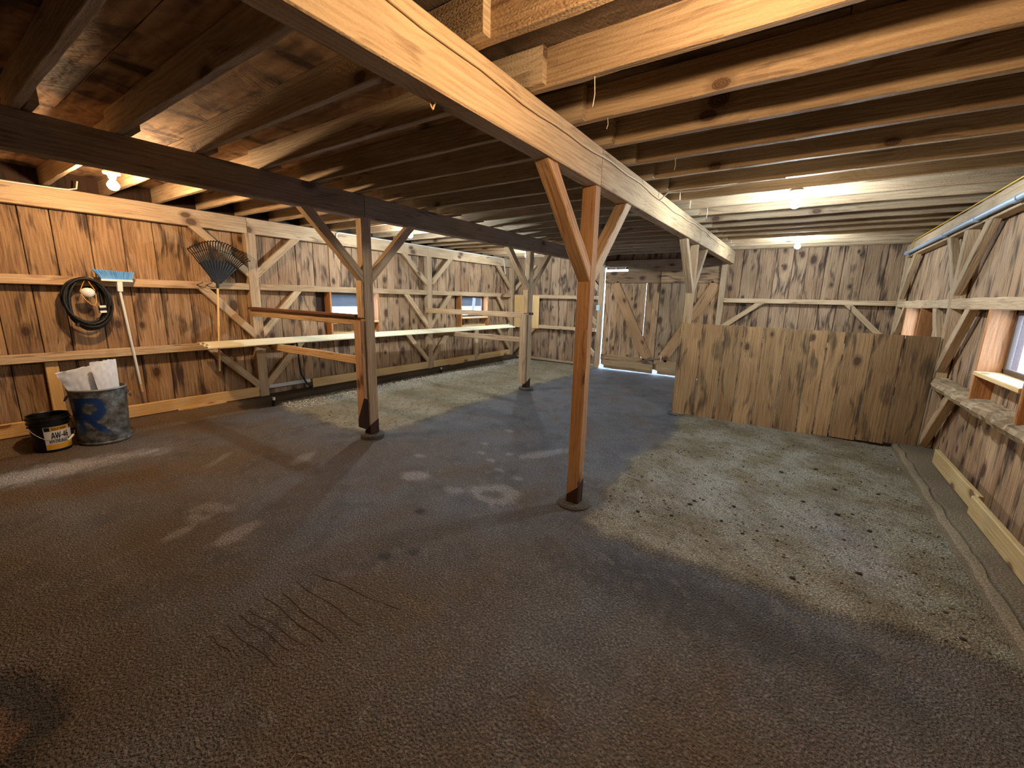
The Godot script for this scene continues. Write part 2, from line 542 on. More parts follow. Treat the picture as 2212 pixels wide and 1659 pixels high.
func make_floor() -> void:
	n_a.seed = 3
	n_a.frequency = 0.55
	n_a.fractal_octaves = 3
	n_b.seed = 8
	n_b.frequency = 1.1
	n_b.fractal_octaves = 4
	var step := 0.035
	var x0 := -6.60
	var x1 := 1.45
	var d0 := ZF - 0.05
	var d1 := 10.2
	var nx := int((x1 - x0) / step) + 1
	var nd := int((d1 - d0) / step) + 1
	var pos := PackedVector3Array()
	var cols := PackedColorArray()
	var uvs := PackedVector2Array()
	for j in nd:
		for i in nx:
			var x := x0 + i * step
			var d := d0 + j * step
			var l := floor_look(x, d)
			pos.append(P(x, l[1], d))
			cols.append(l[0])
			uvs.append(Vector2(x, d) / 0.95)
	var nrm := PackedVector3Array()
	for j in nd:
		for i in nx:
			var l := pos[j * nx + maxi(i - 1, 0)]
			var r := pos[j * nx + mini(i + 1, nx - 1)]
			var n := pos[maxi(j - 1, 0) * nx + i]
			var f := pos[mini(j + 1, nd - 1) * nx + i]
			nrm.append((n - f).cross(r - l).normalized())
	var idx := PackedInt32Array()
	for j in nd - 1:
		for i in nx - 1:
			var a := j * nx + i
			idx.append_array(PackedInt32Array([a, a + nx, a + 1, a + 1, a + nx, a + nx + 1]))
	var tan := PackedFloat32Array()
	for k in pos.size():
		tan.append_array(PackedFloat32Array([1, 0, 0, 1]))
	var arr := []
	arr.resize(Mesh.ARRAY_MAX)
	arr[Mesh.ARRAY_VERTEX] = pos
	arr[Mesh.ARRAY_NORMAL] = nrm
	arr[Mesh.ARRAY_TANGENT] = tan
	arr[Mesh.ARRAY_COLOR] = cols
	arr[Mesh.ARRAY_TEX_UV] = uvs
	arr[Mesh.ARRAY_INDEX] = idx
	var am := ArrayMesh.new()
	am.add_surface_from_arrays(Mesh.PRIMITIVE_TRIANGLES, arr)
	tag(put("floor", am, M.floor), "worn dark aisle floor with pale packed dirt stalls to either side", "floor", "", "structure")
	# concrete footings that carry the walls
	ledge("foundation_ledge", "dark soil-stained ledge under the left wall boards", -6.60, -6.25, 0.10, lin(96, 80, 62), false)
	ledge("foundation_curb", "raised concrete curb along the foot of the right wall", 1.03, 1.45, 0.095, lin(158, 144, 120), true)

func ledge(called: String, label: String, xa: float, xb: float, top: float, tint: Color, right: bool) -> void:
	var st := st_new()
	var n := 110
	var prev := []
	for i in n + 1:
		var d := lerpf(ZF, 9.75, float(i) / n)
		var w := 0.018 * n_b.get_noise_2d(d * 2.0, xa * 7.0)
		var h := 0.010 * n_b.get_noise_2d(d * 2.6, 17.0)
		var k := 1.0 + 0.35 * n_a.get_noise_2d(d * 2.0, 5.0)
		var line: Array
		if right:
			var lip := clampf(0.045 + 0.02 * n_b.get_noise_2d(d * 3.0, 4.0), 0.02, 0.08)
			line = [[Vector2(xa + w - 0.01, -0.05), k], [Vector2(xa + w, top - 0.025 + h), k * 1.15], [Vector2(xa + w + 0.012, top - 0.008 + h), k * 1.25], [Vector2(xa + w + lip, top - 0.004 + h), k * 1.15], [Vector2(xa + w + lip + 0.012, top - 0.016 + h), k * 0.6], [Vector2(xa + w + lip + 0.03, top + h * 0.5), k * 0.9], [Vector2(xb, top + 0.005), k * 0.8]]
		else:
			var soil := 1.0 - smoothstep(2.6, 3.0, d)       # banked soil hides the ledge in the near bay
			line = [[Vector2(xa, top), k * 0.8], [Vector2(xb + w - 0.03 - 0.07 * soil, top + h), k * (1.0 + soil)], [Vector2(xb + w - 0.008 - 0.02 * soil, top - 0.012 - 0.03 * soil + h), k * (1.05 + soil)], [Vector2(xb + w + 0.012 + 0.09 * soil, 0.03 - 0.005 * soil), k * (0.8 + soil)], [Vector2(xb + w + 0.05 + 0.2 * soil, -0.05), k * (0.7 + soil)]]
		if i > 0:
			for m in line.size() - 1:
				var d_prev := lerpf(ZF, 9.75, float(i - 1) / n)
				var a := P(prev[m][0].x, prev[m][0].y, d_prev)
				var b := P(prev[m + 1][0].x, prev[m + 1][0].y, d_prev)
				var c := P(line[m + 1][0].x, line[m + 1][0].y, d)
				var e := P(line[m][0].x, line[m][0].y, d)
				var nn := (b - a).cross(c - a).normalized() * -1.0
				var q := [[a, prev[m][1]], [b, prev[m + 1][1]], [c, line[m + 1][1]], [a, prev[m][1]], [c, line[m + 1][1]], [e, line[m][1]]]
				if nn.y < -0.01:
					nn = -nn
					q = [q[0], q[2], q[1], q[3], q[5], q[4]]
				for v in q:
					var cc: Color = tint * float(v[1])
					cc.a = 1.0
					vert(st, v[0], nn, Vector2(v[0].x, v[0].z), cc)
		prev = line
	tag(put(called, done(st), M.concrete), label, "foundation", "", "structure")

# ------------------------------------------------------------------ ceiling: deck sheets on joists
func make_ceiling() -> void:
	var st := st_new()
	box_into(st, P(-6.9, 2.80, 10.0), P(1.7, 2.86, ZF - 0.3), 0.3, lin(120, 90, 60))
	var ceiling := put("ceiling", done(st), M.beam)
	tag(ceiling, "low plank ceiling carried on closely spaced rough joists", "ceiling", "", "structure")
	var cuts := [-6.65, -4.30, -1.90, 0.0, 1.45]
	for k in 4:
		var d := ZF - 0.2 - 0.3 * (k % 2)
		while d < 9.7:
			var e := minf(d + 1.22, 9.75)
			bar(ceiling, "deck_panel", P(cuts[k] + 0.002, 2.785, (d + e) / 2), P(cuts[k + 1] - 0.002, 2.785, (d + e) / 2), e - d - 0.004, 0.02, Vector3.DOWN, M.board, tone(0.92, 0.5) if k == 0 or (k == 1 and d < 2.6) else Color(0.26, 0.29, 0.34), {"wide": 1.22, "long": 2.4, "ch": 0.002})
			d = e
	# joists of three bays, lapped side by side over the two beams
	for k in range(-5, 18):
		var far := 1.566 + 0.4515 * k
		for bay in 3:
			var xs: Array = [[-6.62, -3.72], [-4.05, -1.17], [-1.42, 1.46]][bay]
			var d: float = far - 0.025 - (0.046 if bay == 1 else 0.0) + rng.randf_range(-0.006, 0.006)
			if d > 9.42:
				continue
			var h := rng.randf_range(0.166, 0.174)
			bar(ceiling, "joist", P(xs[0], 2.775 - h / 2, d), P(xs[1], 2.775 - h / 2, d), h, 0.046, Vector3.BACK, M.beam, Color(0.82, 0.88, 0.95) * rng.randf_range(0.88, 1.05) if bay == 1 else tone(0.68, 0.1), bo({"seg": 14, "rough": 0.0028, "ch": 0.004}))
	# rim joist on the back wall
	for xs in [[-6.5, -3.9], [-3.9, -1.3], [-1.3, 1.35]]:
		bar(ceiling, "rim_joist", P(xs[0], 2.70, 9.44), P(xs[1], 2.70, 9.44), 0.17, 0.05, Vector3.BACK, M.beam, tone(0.8), bo({"seg": 10, "rough": 0.002}))

# ------------------------------------------------------------------ walls
func brace(parent: Node, a: Vector3, b: Vector3, nrm: Vector3, w := 0.095, t := 0.055) -> void:
	bar(parent, "brace", a, b, w, t, nrm, M.beam, tone(0.84, 0.1), bo({"seg": 4, "rough": 0.002, "na": Vector3.BACK if absf(nrm.x) > 0.5 else Vector3.RIGHT, "nb": Vector3.UP}))

# Upright boards between given joints, cut round the openings [from, to, sill, head].
func siding(parent: Node, along: Callable, nrm: Vector3, joints: Array, low: float, high: float, holes: Array, tones: Callable) -> void:
	for i in joints.size() - 1:
		var a: float = joints[i]
		var b: float = joints[i + 1]
		var w := b - a - rng.randf_range(0.003, 0.008)
		var mid := (a + b) / 2
		var col := rng.randi() % 16
		var v0 := rng.randf()
		var tint: Color = tones.call(mid)
		var pieces := [[low, high]]
		for h in holes:
			if b > h[0] + 0.01 and a < h[1] - 0.01:
				pieces = [[low, h[2]], [h[3], high]]
		for p in pieces:
			var inset := rng.randf_range(0.0, 0.006)
			var top: Vector3 = along.call(mid, p[1]) - nrm * inset
			var bot: Vector3 = along.call(mid, p[0]) - nrm * inset
			bar(parent, "board", bot - nrm * 0.012, top - nrm * 0.012, w, 0.024, nrm, M.board, tint, {"col": col, "v0": v0 + (p[0] - low) / 3.0, "ch": 0.004})

func slab_with_holes(called: String, label: String, lo: Vector3, hi: Vector3, axis: int, holes: Array) -> MeshInstance3D:
	# axis 2: the wall runs in depth; axis 0: across. holes [from, to, sill, head]
	var st := st_new()
	var a := -hi.z if axis == 2 else lo.x
	var b := -lo.z if axis == 2 else hi.x
	var at := a
	var list := holes.duplicate()
	list.append([b, b, 0, 0])
	for h in list:
		var parts := [[at, h[0], lo.y, hi.y]]
		if h[1] > h[0]:
			parts.append([h[0], h[1], lo.y, h[2]])
			parts.append([h[0], h[1], h[3], hi.y])
		for p in parts:
			if p[1] - p[0] < 0.001 or p[3] - p[2] < 0.001:
				continue
			if axis == 2:
				box_into(st, Vector3(lo.x, p[2], -p[1]), Vector3(hi.x, p[3], -p[0]), 0.2, lin(70, 52, 38))
			else:
				box_into(st, Vector3(p[0], p[2], lo.z), Vector3(p[1], p[3], hi.z), 0.2, lin(70, 52, 38))
		at = h[1]
	var o := put(called, done(st), M.board)
	tag(o, label, "wall", "", "structure")
	return o

func random_joints(from: float, to: float, lo: float, hi: float) -> Array:
	var j := [from]
	while j[-1] < to - lo * 0.6:
		j.append(minf(j[-1] + rng.randf_range(lo, hi), to))
	if j[-1] < to:
		j.append(to)
	return j

const WIN_L1 := [4.13, 5.07, 1.15, 1.63]
const WIN_L2 := [7.36, 8.34, 1.15, 1.63]
const WIN_R1 := [4.08, 5.02, 1.10, 1.60]
const WIN_R2 := [7.50, 8.44, 1.10, 1.60]

func make_left_wall() -> void:
	var wall := slab_with_holes("wall_left", "long left wall of wide vertical barn boards with braced framing", P(-6.64, -0.1, 10.0), P(-6.565, 2.82, ZF - 0.3), 2, [WIN_L1, WIN_L2])
	var joints := [-1.1, -0.85, -0.6, -0.35, -0.12, 0.13, 0.37, 0.62, 0.87, 1.09, 1.37, 1.65, 1.93, 2.23, 2.51, 2.79, 3.09, 3.37, 3.66, 3.94, 4.21, 4.43, 4.65, 4.90, 5.15, 5.38, 5.65, 5.94, 6.20, 6.49]
	joints.append_array(random_joints(6.72, 9.56, 0.2, 0.28))
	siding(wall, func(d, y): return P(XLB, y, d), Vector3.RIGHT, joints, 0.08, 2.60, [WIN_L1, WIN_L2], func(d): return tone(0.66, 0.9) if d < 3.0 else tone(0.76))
	# top plate, girts, studs
	for s in [[ZF, 2.94], [2.945, 6.34], [6.345, 9.5]]:
		bar(wall, "top_plate", P(XL - 0.05, 2.49, s[0]), P(XL - 0.05, 2.49, s[1]), 0.205, 0.10, Vector3.RIGHT, M.beam, tone(0.74), bo({"seg": 10, "rough": 0.0015}))
	for d in [-0.5, 2.975, 6.385, 9.42]:
		bar(wall, "stud", P(XL - 0.05, 0.09, d), P(XL - 0.05, 2.39, d), 0.135, 0.10, Vector3.RIGHT, M.beam, tone(0.84), bo({"seg": 6, "rough": 0.002}))
	for s in [[ZF, 2.90], [3.045, 6.315], [6.455, 9.40]]:
		bar(wall, "girt", P(XL - 0.048, 1.675, s[0]), P(XL - 0.048, 1.675, s[1]), 0.092, 0.096, Vector3.RIGHT, M.beam, tone(0.78, 0.3), bo({"seg": 8, "rough": 0.002}))
		bar(wall, "girt", P(XL - 0.048, 0.885, s[0]), P(XL - 0.048, 0.885, s[1]), 0.092, 0.096, Vector3.RIGHT, M.beam, tone(0.78, 0.3), bo({"seg": 8, "rough": 0.002}))
	for d in [-0.5, 2.975, 6.385, 9.42]:
		for s in [-1, 1]:
			var e: float = d + 0.06 * s
			if d > 9 and s > 0:
				continue
			brace(wall, P(XL - 0.032, 1.86, e), P(XL - 0.032, 2.388, d + 0.64 * s), Vector3.RIGHT)
			brace(wall, P(XL - 0.032, 1.02, e), P(XL - 0.032, 1.629, d + 0.62 * s), Vector3.RIGHT)
			brace(wall, P(XL - 0.032, 0.27, e), P(XL - 0.032, 0.839, d + 0.60 * s), Vector3.RIGHT)
	bar(wall, "stud", P(XLB + 0.03, 0.22, 0.89), P(XLB + 0.03, 0.84, 0.895), 0.10, 0.05, Vector3.RIGHT, M.fresh, tone(0.8, 1.2), fo())
	bar(wall, "stud", P(XL - 0.03, 0.05, 7.91), P(XL - 0.03, 0.84, 7.94), 0.13, 0.06, Vector3.RIGHT, M.beam, tone(0.8), bo())
	# skirting planks of new lumber
	var base := thing("baseboard_left", P(XL, 0.10, 4.0), "new yellow lumber skirting planks along the left wall foot", "baseboard", "", "structure")
	for s in [[ZF, 0.98], [0.985, 2.90], [3.725, 6.31], [6.46, 9.35]]:
		bar(base, "plank", P(XL - 0.02, 0.178, s[0]), P(XL - 0.02, 0.178, s[1]), 0.145, 0.038, Vector3.RIGHT, M.fresh, tone(0.84, 0.4), fo({"seg": 3, "rough": 0.0008}))
	bar(base, "packing_strip", P(XL + 0.005, 0.105, 1.9), P(XL + 0.005, 0.107, 2.45), 0.03, 0.04, Vector3.RIGHT, M.fresh, tone(0.8, 0.6), fo())
	bar(base, "packing_strip", P(XL + 0.005, 0.105, 6.95), P(XL + 0.005, 0.107, 7.4), 0.03, 0.04, Vector3.RIGHT, M.fresh, tone(0.7, 0.4), fo())
	var strip := bar(self, "painted_strip", P(XL - 0.015, 0.228, 3.05), P(XL - 0.015, 0.228, 3.69), 0.055, 0.022, Vector3.RIGHT, M.white_paint, Color(0.8, 0.8, 0.8), fo())
	tag(strip, "short white painted strip of wood low on the left wall between skirting planks", "wood strip")

func make_right_wall() -> void:
	var wall := slab_with_holes("wall_right", "right wall of pale narrow vertical boards with diagonal braces", P(1.395, -0.1, 10.0), P(1.47, 2.82, ZF - 0.3), 2, [WIN_R1, WIN_R2])
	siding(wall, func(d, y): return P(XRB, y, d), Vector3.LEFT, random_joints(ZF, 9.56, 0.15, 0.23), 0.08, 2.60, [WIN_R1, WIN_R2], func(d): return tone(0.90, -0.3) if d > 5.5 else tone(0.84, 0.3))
	for s in [[ZF, 2.94], [2.945, 6.34], [6.345, 9.5]]:
		bar(wall, "top_plate", P(XR + 0.05, 2.485, s[0]), P(XR + 0.05, 2.485, s[1]), 0.205, 0.10, Vector3.LEFT, M.beam, tone(0.86), bo({"seg": 8, "rough": 0.0015}))
	for d in [-0.5, 2.9, 6.29, 9.40]:
		bar(wall, "stud", P(XR + 0.05, 0.09, d), P(XR + 0.05, 2.38, d), 0.10, 0.10, Vector3.LEFT, M.beam, tone(0.84), bo({"seg": 6, "rough": 0.002}))
	for s in [[ZF, 2.85], [2.95, 6.24], [6.34, 9.35]]:
		bar(wall, "girt", P(XR + 0.048, 1.648, s[0]), P(XR + 0.048, 1.648, s[1]), 0.10, 0.096, Vector3.LEFT, M.beam, tone(0.9), bo({"seg": 14, "rough": 0.004}))
	for d in [-0.5, 2.9, 6.29, 9.40]:
		for s in [-1, 1]:
			if d > 9 and s > 0:
				continue
			var e: float = d + 0.05 * s
			brace(wall, P(XR + 0.035, 1.80, e), P(XR + 0.035, 2.382, d + 0.64 * s), Vector3.LEFT, 0.10, 0.07)
			brace(wall, P(XR + 0.035, 1.00, e), P(XR + 0.035, 1.598, d + 0.62 * s), Vector3.LEFT, 0.10, 0.07)
			brace(wall, P(XR + 0.035, 0.18, e), P(XR + 0.035, 0.80, d + 0.66 * s), Vector3.LEFT, 0.10, 0.07)
	# live-edge girts at sill height, ragged and dusty
	for s in [[ZF, 2.85], [2.95, 6.24], [6.34, 9.35]]:
		ragged_girt(wall, s[0], s[1])
	var base := thing("baseboard_right", P(1.24, 0.10, 3.0), "pale new lumber skirting planks standing on the concrete curb", "baseboard", "", "structure")
	for s in [[ZF, 4.33, 0.0], [4.34, 5.60, 0.035]]:
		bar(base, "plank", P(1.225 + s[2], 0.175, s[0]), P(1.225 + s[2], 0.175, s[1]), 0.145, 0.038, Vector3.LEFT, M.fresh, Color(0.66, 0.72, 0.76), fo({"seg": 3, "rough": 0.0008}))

func ragged_girt(wall: Node, a: float, b: float) -> void:
	var st := st_new()
	var n := int((b - a) / 0.03)
	var prev := []
	for i in n + 1:
		var d := lerpf(a, b, float(i) / n)
		var f := n_b.get_noise_2d(d * 3.5, 60.0)
		var g := n_b.get_noise_2d(d * 8.0, 80.0)
		var xo := 1.20 - 0.08 * f - 0.04 * g
		var lo := 0.765 + 0.035 * f + 0.02 * g
		var hi := 0.868 + 0.018 * g
		var line := [Vector2(1.36, hi + 0.004), Vector2(xo + 0.06, hi + 0.006 * g), Vector2(xo + 0.015, hi - 0.02), Vector2(xo + 0.012 * g, (lo + hi) / 2 + 0.01 * f), Vector2(xo + 0.02, lo + 0.012), Vector2(xo + 0.075, lo), Vector2(1.36, lo)]
		if i > 0:
			var dp := lerpf(a, b, float(i - 1) / n)
			for m in line.size() - 1:
				var q := [P(prev[m].x, prev[m].y, dp), P(prev[m + 1].x, prev[m + 1].y, dp), P(line[m + 1].x, line[m + 1].y, d), P(line[m].x, line[m].y, d)]
				var nn: Vector3 = (q[2] - q[0]).cross(q[1] - q[0]).normalized()
				var k := clampf(0.82 + 0.6 * n_b.get_noise_2d(d * 14.0, m * 3.0), 0.35, 1.0)
				var c := Color(k * 0.80, k * 0.84, k * 0.86)
				quad(st, q[0], q[1], q[2], q[3], nn, Vector2(0.06 + m * 0.016, dp / 3.0), Vector2(0.06 + (m + 1) * 0.016, dp / 3.0), Vector2(0.06 + (m + 1) * 0.016, d / 3.0), Vector2(0.06 + m * 0.016, d / 3.0), c)
		prev = line
	put("live_edge_girt", done(st), M.beam, wall)

func make_back_wall() -> void:
	var wall := slab_with_holes("wall_back", "far end wall of weathered vertical boards either side of the doors", Vector3(-6.64, -0.1, -9.66), Vector3(1.47, 2.82, -9.595), 0, [[-4.03, -1.42, 0.0, 2.345]])
	var joints := random_joints(-6.53, -4.035, 0.2, 0.27)
	siding(wall, func(x, y): return P(x, y, ZBB), Vector3.BACK, joints, 0.05, 2.68, [], func(_x): return tone(0.64, -0.3))
	siding(wall, func(x, y): return P(x, y, ZBB), Vector3.BACK, random_joints(-3.9, -1.42, 0.22, 0.28), 2.30, 2.72, [], func(_x): return tone(0.7))
	siding(wall, func(x, y): return P(x, y, ZBB), Vector3.BACK, [-1.40, -1.10, -0.83, -0.555, -0.28, -0.065, 0.21, 0.465, 0.755, 1.04, 1.30], 0.05, 2.68, [], func(_x): return tone(0.66, -0.2))
	for x in [-3.962, -1.405]:
		bar(wall, "door_post", P(x, 0.0, ZB + 0.05), P(x, 2.42, ZB + 0.05), 0.11 if x < -2 else 0.10, 0.10, Vector3.BACK, M.beam, tone(0.76), bo({"seg": 6, "rough": 0.002}))
	for s in [[-6.37, -4.05], [-1.35, 1.25]]:
		for y in [1.66, 0.90]:
			bar(wall, "girt", P(s[0], y, ZB + 0.05), P(s[1], y, ZB + 0.05), 0.085, 0.096, Vector3.BACK, M.beam, tone(0.84), bo({"seg": 8, "rough": 0.002}))
	bar(wall, "door_header", P(-3.93, 2.42, ZB + 0.06), P(-1.45, 2.42, ZB + 0.06), 0.15, 0.06, Vector3.BACK, M.beam, tone(0.72), bo({"seg": 5, "rough": 0.002}))
	bar(wall, "door_header", P(-3.37, 2.30, ZB + 0.085), P(-1.45, 2.30, ZB + 0.085), 0.11, 0.03, Vector3.BACK, M.beam, tone(0.6), bo())
	for q in [[-4.04, 1.86, -4.55, 2.43], [-4.04, 1.06, -4.55, 1.63], [-4.04, 0.30, -4.55, 0.87], [-1.34, 1.12, -0.70, 1.63], [-1.34, 0.30, -0.75, 0.87], [1.20, 1.04, 0.62, 1.63], [1.2, 0.3, 0.62, 0.87], [-6.36, 1.02, -5.75, 1.63], [-6.36, 0.25, -5.75, 0.87], [-6.36, 1.86, -5.8, 2.43]]:
		brace(wall, P(q[0], q[1], ZB + 0.035), P(q[2], q[3], ZB + 0.035), Vector3.BACK, 0.09)
	bar(wall, "sill_plank", P(-6.3, 0.075, ZB + 0.03), P(-4.05, 0.055, ZB + 0.03), 0.05, 0.06, Vector3.BACK, M.beam, tone(0.7), bo())
	# plywood sheet in the corner
	var ply := bar(self, "plywood_panel", P(-5.99, 0.85, ZB - 0.008), P(-5.99, 1.685, ZB - 0.008), 0.77, 0.014, Vector3.BACK, M.fresh, tone(0.82, 0.5), fo({"cols": 1, "wide": 1.0, "long": 1.6, "col": 0}))
	tag(ply, "yellowish plywood sheet nailed to the far wall in the left corner", "panel")
	var sw := thing("light_switch", P(-4.0, 1.43, ZB), "pale blue light switch cover left of the barn doors", "light switch")
	var st := st_new()
	box_into(st, Vector3(-0.042, -0.062, -0.002), Vector3(0.042, 0.062, 0.012))
	put("cover_plate", done(st), std(Color(0.72, 0.86, 0.90), 0.4), sw, Transform3D(Basis.IDENTITY, P(-4.0, 1.43, ZB - 0.002)))
	st = st_new()
	box_into(st, Vector3(-0.008, -0.018, 0.010), Vector3(0.008, 0.018, 0.024))
	put("toggle", done(st), M.porcelain, sw, Transform3D(Basis.IDENTITY, P(-4.0, 1.43, ZB - 0.002)))

func make_front_wall() -> void:
	slab_with_holes("wall_front", "boarded wall behind the camera", Vector3(-6.64, -0.1, -ZF), Vector3(1.47, 2.82, -ZF + 0.07), 0, [])

# ------------------------------------------------------------------ windows
func window(n: int, w: Array, right: bool, label: String) -> void:
	var s := -1.0 if right else 1.0           # into the room
	var face := XR if right else XL
	var nrm := Vector3(s, 0, 0)
	var o := thing("window_%d" % n, P(face - s * 0.1, w[2], (w[0] + w[1]) / 2), label, "window", "", "structure")
	var deep := 0.185
	var mid := face - s * (deep / 2 - 0.012)
	var low: float = w[2] - (0.30 if right else 0.24)
	for d in [w[0] - 0.005, w[1] + 0.005]:
		bar(o, "jamb", P(mid, low, d), P(mid, w[3], d), deep, 0.036, Vector3.BACK, M.beam, Color(0.80, 0.52, 0.32), bo({"col": 2}))  # orange of the warm lamplight is put into the jamb tint
	bar(o, "sill", P(mid + s * 0.006, w[2] - 0.018, w[0] + 0.014), P(mid + s * 0.006, w[2] - 0.018, w[1] - 0.014), deep + 0.012, 0.036, Vector3.UP, M.fresh, tone(0.88, 0.2), fo())
	if not right:
		bar(o, "apron", P(face - s * 0.075, low + 0.03, w[0] + 0.014), P(face - s * 0.075, low + 0.03, w[1] - 0.014), 0.05, 0.03, nrm, M.fresh, tone(0.8, 0.6), fo())
	# dark sash with a single pane
	var sx := face - s * 0.15
	var a: float = w[0] + 0.012
	var b: float = w[1] - 0.012
	var sash := thing_part(o, "sash")
	for q in [[P(sx, w[2], a + 0.022), P(sx, w[3], a + 0.022)], [P(sx, w[2], b - 0.022), P(sx, w[3], b - 0.022)], [P(sx, w[2] + 0.02, a), P(sx, w[2] + 0.02, b)], [P(sx, w[3] - 0.02, a), P(sx, w[3] - 0.02, b)]]:
		bar(sash, "rail", q[0], q[1], 0.04, 0.036, nrm, M.fresh, lin(92, 84, 80), fo())
	var st := st_new()
	box_into(st, P(sx - 0.003, w[2] + 0.035, b - 0.035), P(sx + 0.003, w[3] - 0.035, a + 0.035))
	put("pane", done(st), M.glass, sash)

func thing_part(parent: Node, called: String) -> Node3D:
	var o := Node3D.new()
	o.name = called
	parent.add_child(o, true)
	return o

func make_windows() -> void:
	window(1, WIN_L1, false, "low left-wall window behind the nearer aisle post")
	window(2, WIN_L2, false, "low left-wall window near the far corner")
	window(3, WIN_R1, true, "right-wall window with jambs tinted lamplight orange nearest the camera")
	window(4, WIN_R2, true, "right-wall window beyond the plank partition")

# ------------------------------------------------------------------ barn doors
func make_doors() -> void:
	var z := 9.53
	for k in 2:
		var x0: float = [-3.885, -2.625][k]
		var x1: float = [-2.635, -1.44][k]
		var o := thing("door_%d" % (k + 1), P((x0 + x1) / 2, 0.04, z), ["left leaf of the plank barn doors, daylight showing through its gaps", "right leaf of the plank barn doors, half hidden by the partition"][k], "door", "", "structure")
		var zz := z - 0.006 * (1 - k)
		var joints: Array = [[-3.885, -3.725, -3.575, -3.44, -3.28, -3.10, -2.93, -2.775, -2.635], [-2.625, -2.38, -2.12, -1.88, -1.66, -1.44]][k]
		var gaps: Array = [[0, 0.005, 0.0, 0.004, 0.0, 0.0, 0.006, 0.0], [0, 0, 0, 0, 0]][k]
		for i in joints.size() - 1:
			var a: float = joints[i] + gaps[i] + 0.001
			var b: float = joints[i + 1] - 0.001
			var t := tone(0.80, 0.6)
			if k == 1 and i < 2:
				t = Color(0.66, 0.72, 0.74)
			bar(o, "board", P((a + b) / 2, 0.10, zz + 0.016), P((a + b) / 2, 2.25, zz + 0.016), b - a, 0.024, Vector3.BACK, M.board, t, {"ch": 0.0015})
		bar(o, "top_rail", P(x0, 2.125, zz - 0.012), P(x1, 2.125, zz - 0.012), 0.255, 0.03, Vector3.BACK, M.board, tone(0.66, 0.6), {})
		bar(o, "bottom_rail", P(x0, 0.28, zz - 0.012), P(x1, 0.27, zz - 0.012), 0.13, 0.03, Vector3.BACK, M.board, tone(0.66, 0.6), {})
		bar(o, "kick_board", P(x0 + 0.06, 0.155, zz - 0.02), P(x1, 0.145, zz - 0.02), 0.13, 0.03, Vector3.BACK, M.beam, Color(0.62, 0.60, 0.52), bo())
		bar(o, "sweep_board", P(x0 + 0.10, 0.062, zz - 0.03), P(x1, 0.05, zz - 0.03), 0.07, 0.03, Vector3.BACK, M.beam, Color(0.46, 0.43, 0.38), bo({"seg": 12, "rough": 0.004}))
		var da: Vector3 = [P(-3.66, 1.99, zz - 0.012), P(-2.45, 0.34, zz - 0.012)][k]
		var db: Vector3 = [P(-2.78, 0.34, zz - 0.012), P(-1.52, 1.99, zz - 0.012)][k]
		bar(o, "diagonal", da, db, 0.215, 0.03, Vector3.BACK, M.beam, Color(0.70, 0.57, 0.45), bo())
		if k == 0:
			bar(o, "added_gap_board", P(-2.63, 0.10, zz + 0.045), P(-2.63, 2.25, zz + 0.045), 0.09, 0.024, Vector3.BACK, M.board, lin(60, 46, 36), {})  # board added behind the gap between the leaves to block daylight
			var st := st_new()
			box_into(st, Vector3(-0.07, -0.02, 0), Vector3(0.07, 0.02, 0.012))
			tube_into(st, [Vector3(-0.06, 0, 0.018), Vector3(0.12, 0, 0.018)], 0.008, 8)
			put("slide_bolt", done(st), M.steel, o, Transform3D(Basis.IDENTITY, P(-2.70, 0.335, zz - 0.028)))
		else:
			tube("pull_handle", [P(-2.46, 0.42, zz - 0.03), P(-2.46, 0.42, zz - 0.07), P(-2.46, 0.32, zz - 0.07), P(-2.46, 0.32, zz - 0.03)], 0.009, M.porcelain, o)

# ------------------------------------------------------------------ posts and beams
func make_frame() -> void:
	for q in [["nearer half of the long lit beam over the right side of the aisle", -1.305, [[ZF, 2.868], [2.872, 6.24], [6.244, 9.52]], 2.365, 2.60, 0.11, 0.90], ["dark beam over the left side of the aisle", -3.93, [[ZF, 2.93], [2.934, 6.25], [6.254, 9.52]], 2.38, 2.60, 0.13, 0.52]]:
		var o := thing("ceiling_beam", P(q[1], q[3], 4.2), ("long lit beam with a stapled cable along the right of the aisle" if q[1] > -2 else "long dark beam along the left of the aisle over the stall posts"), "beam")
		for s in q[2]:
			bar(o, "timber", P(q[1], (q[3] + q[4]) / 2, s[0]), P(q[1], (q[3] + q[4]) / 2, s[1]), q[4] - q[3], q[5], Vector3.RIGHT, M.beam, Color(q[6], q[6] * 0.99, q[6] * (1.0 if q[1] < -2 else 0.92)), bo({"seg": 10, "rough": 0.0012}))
	post(-1.32, 2.875, 0.10, 0.09, "tall reddish timber post standing at the corner of the right stall", 2.37, 0.0)
	post(-1.33, 6.292, 0.10, 0.09, "timber post rising behind the left end of the plank partition", 2.37, 0.0)
	post(-3.905, 2.935, 0.095, 0.12, "timber post at the near corner of the left stall with a dark wet foot", 2.385, 0.03)
	post(-3.925, 6.245, 0.095, 0.12, "timber post farther along the left stall with a black knob", 2.385, 0.03)

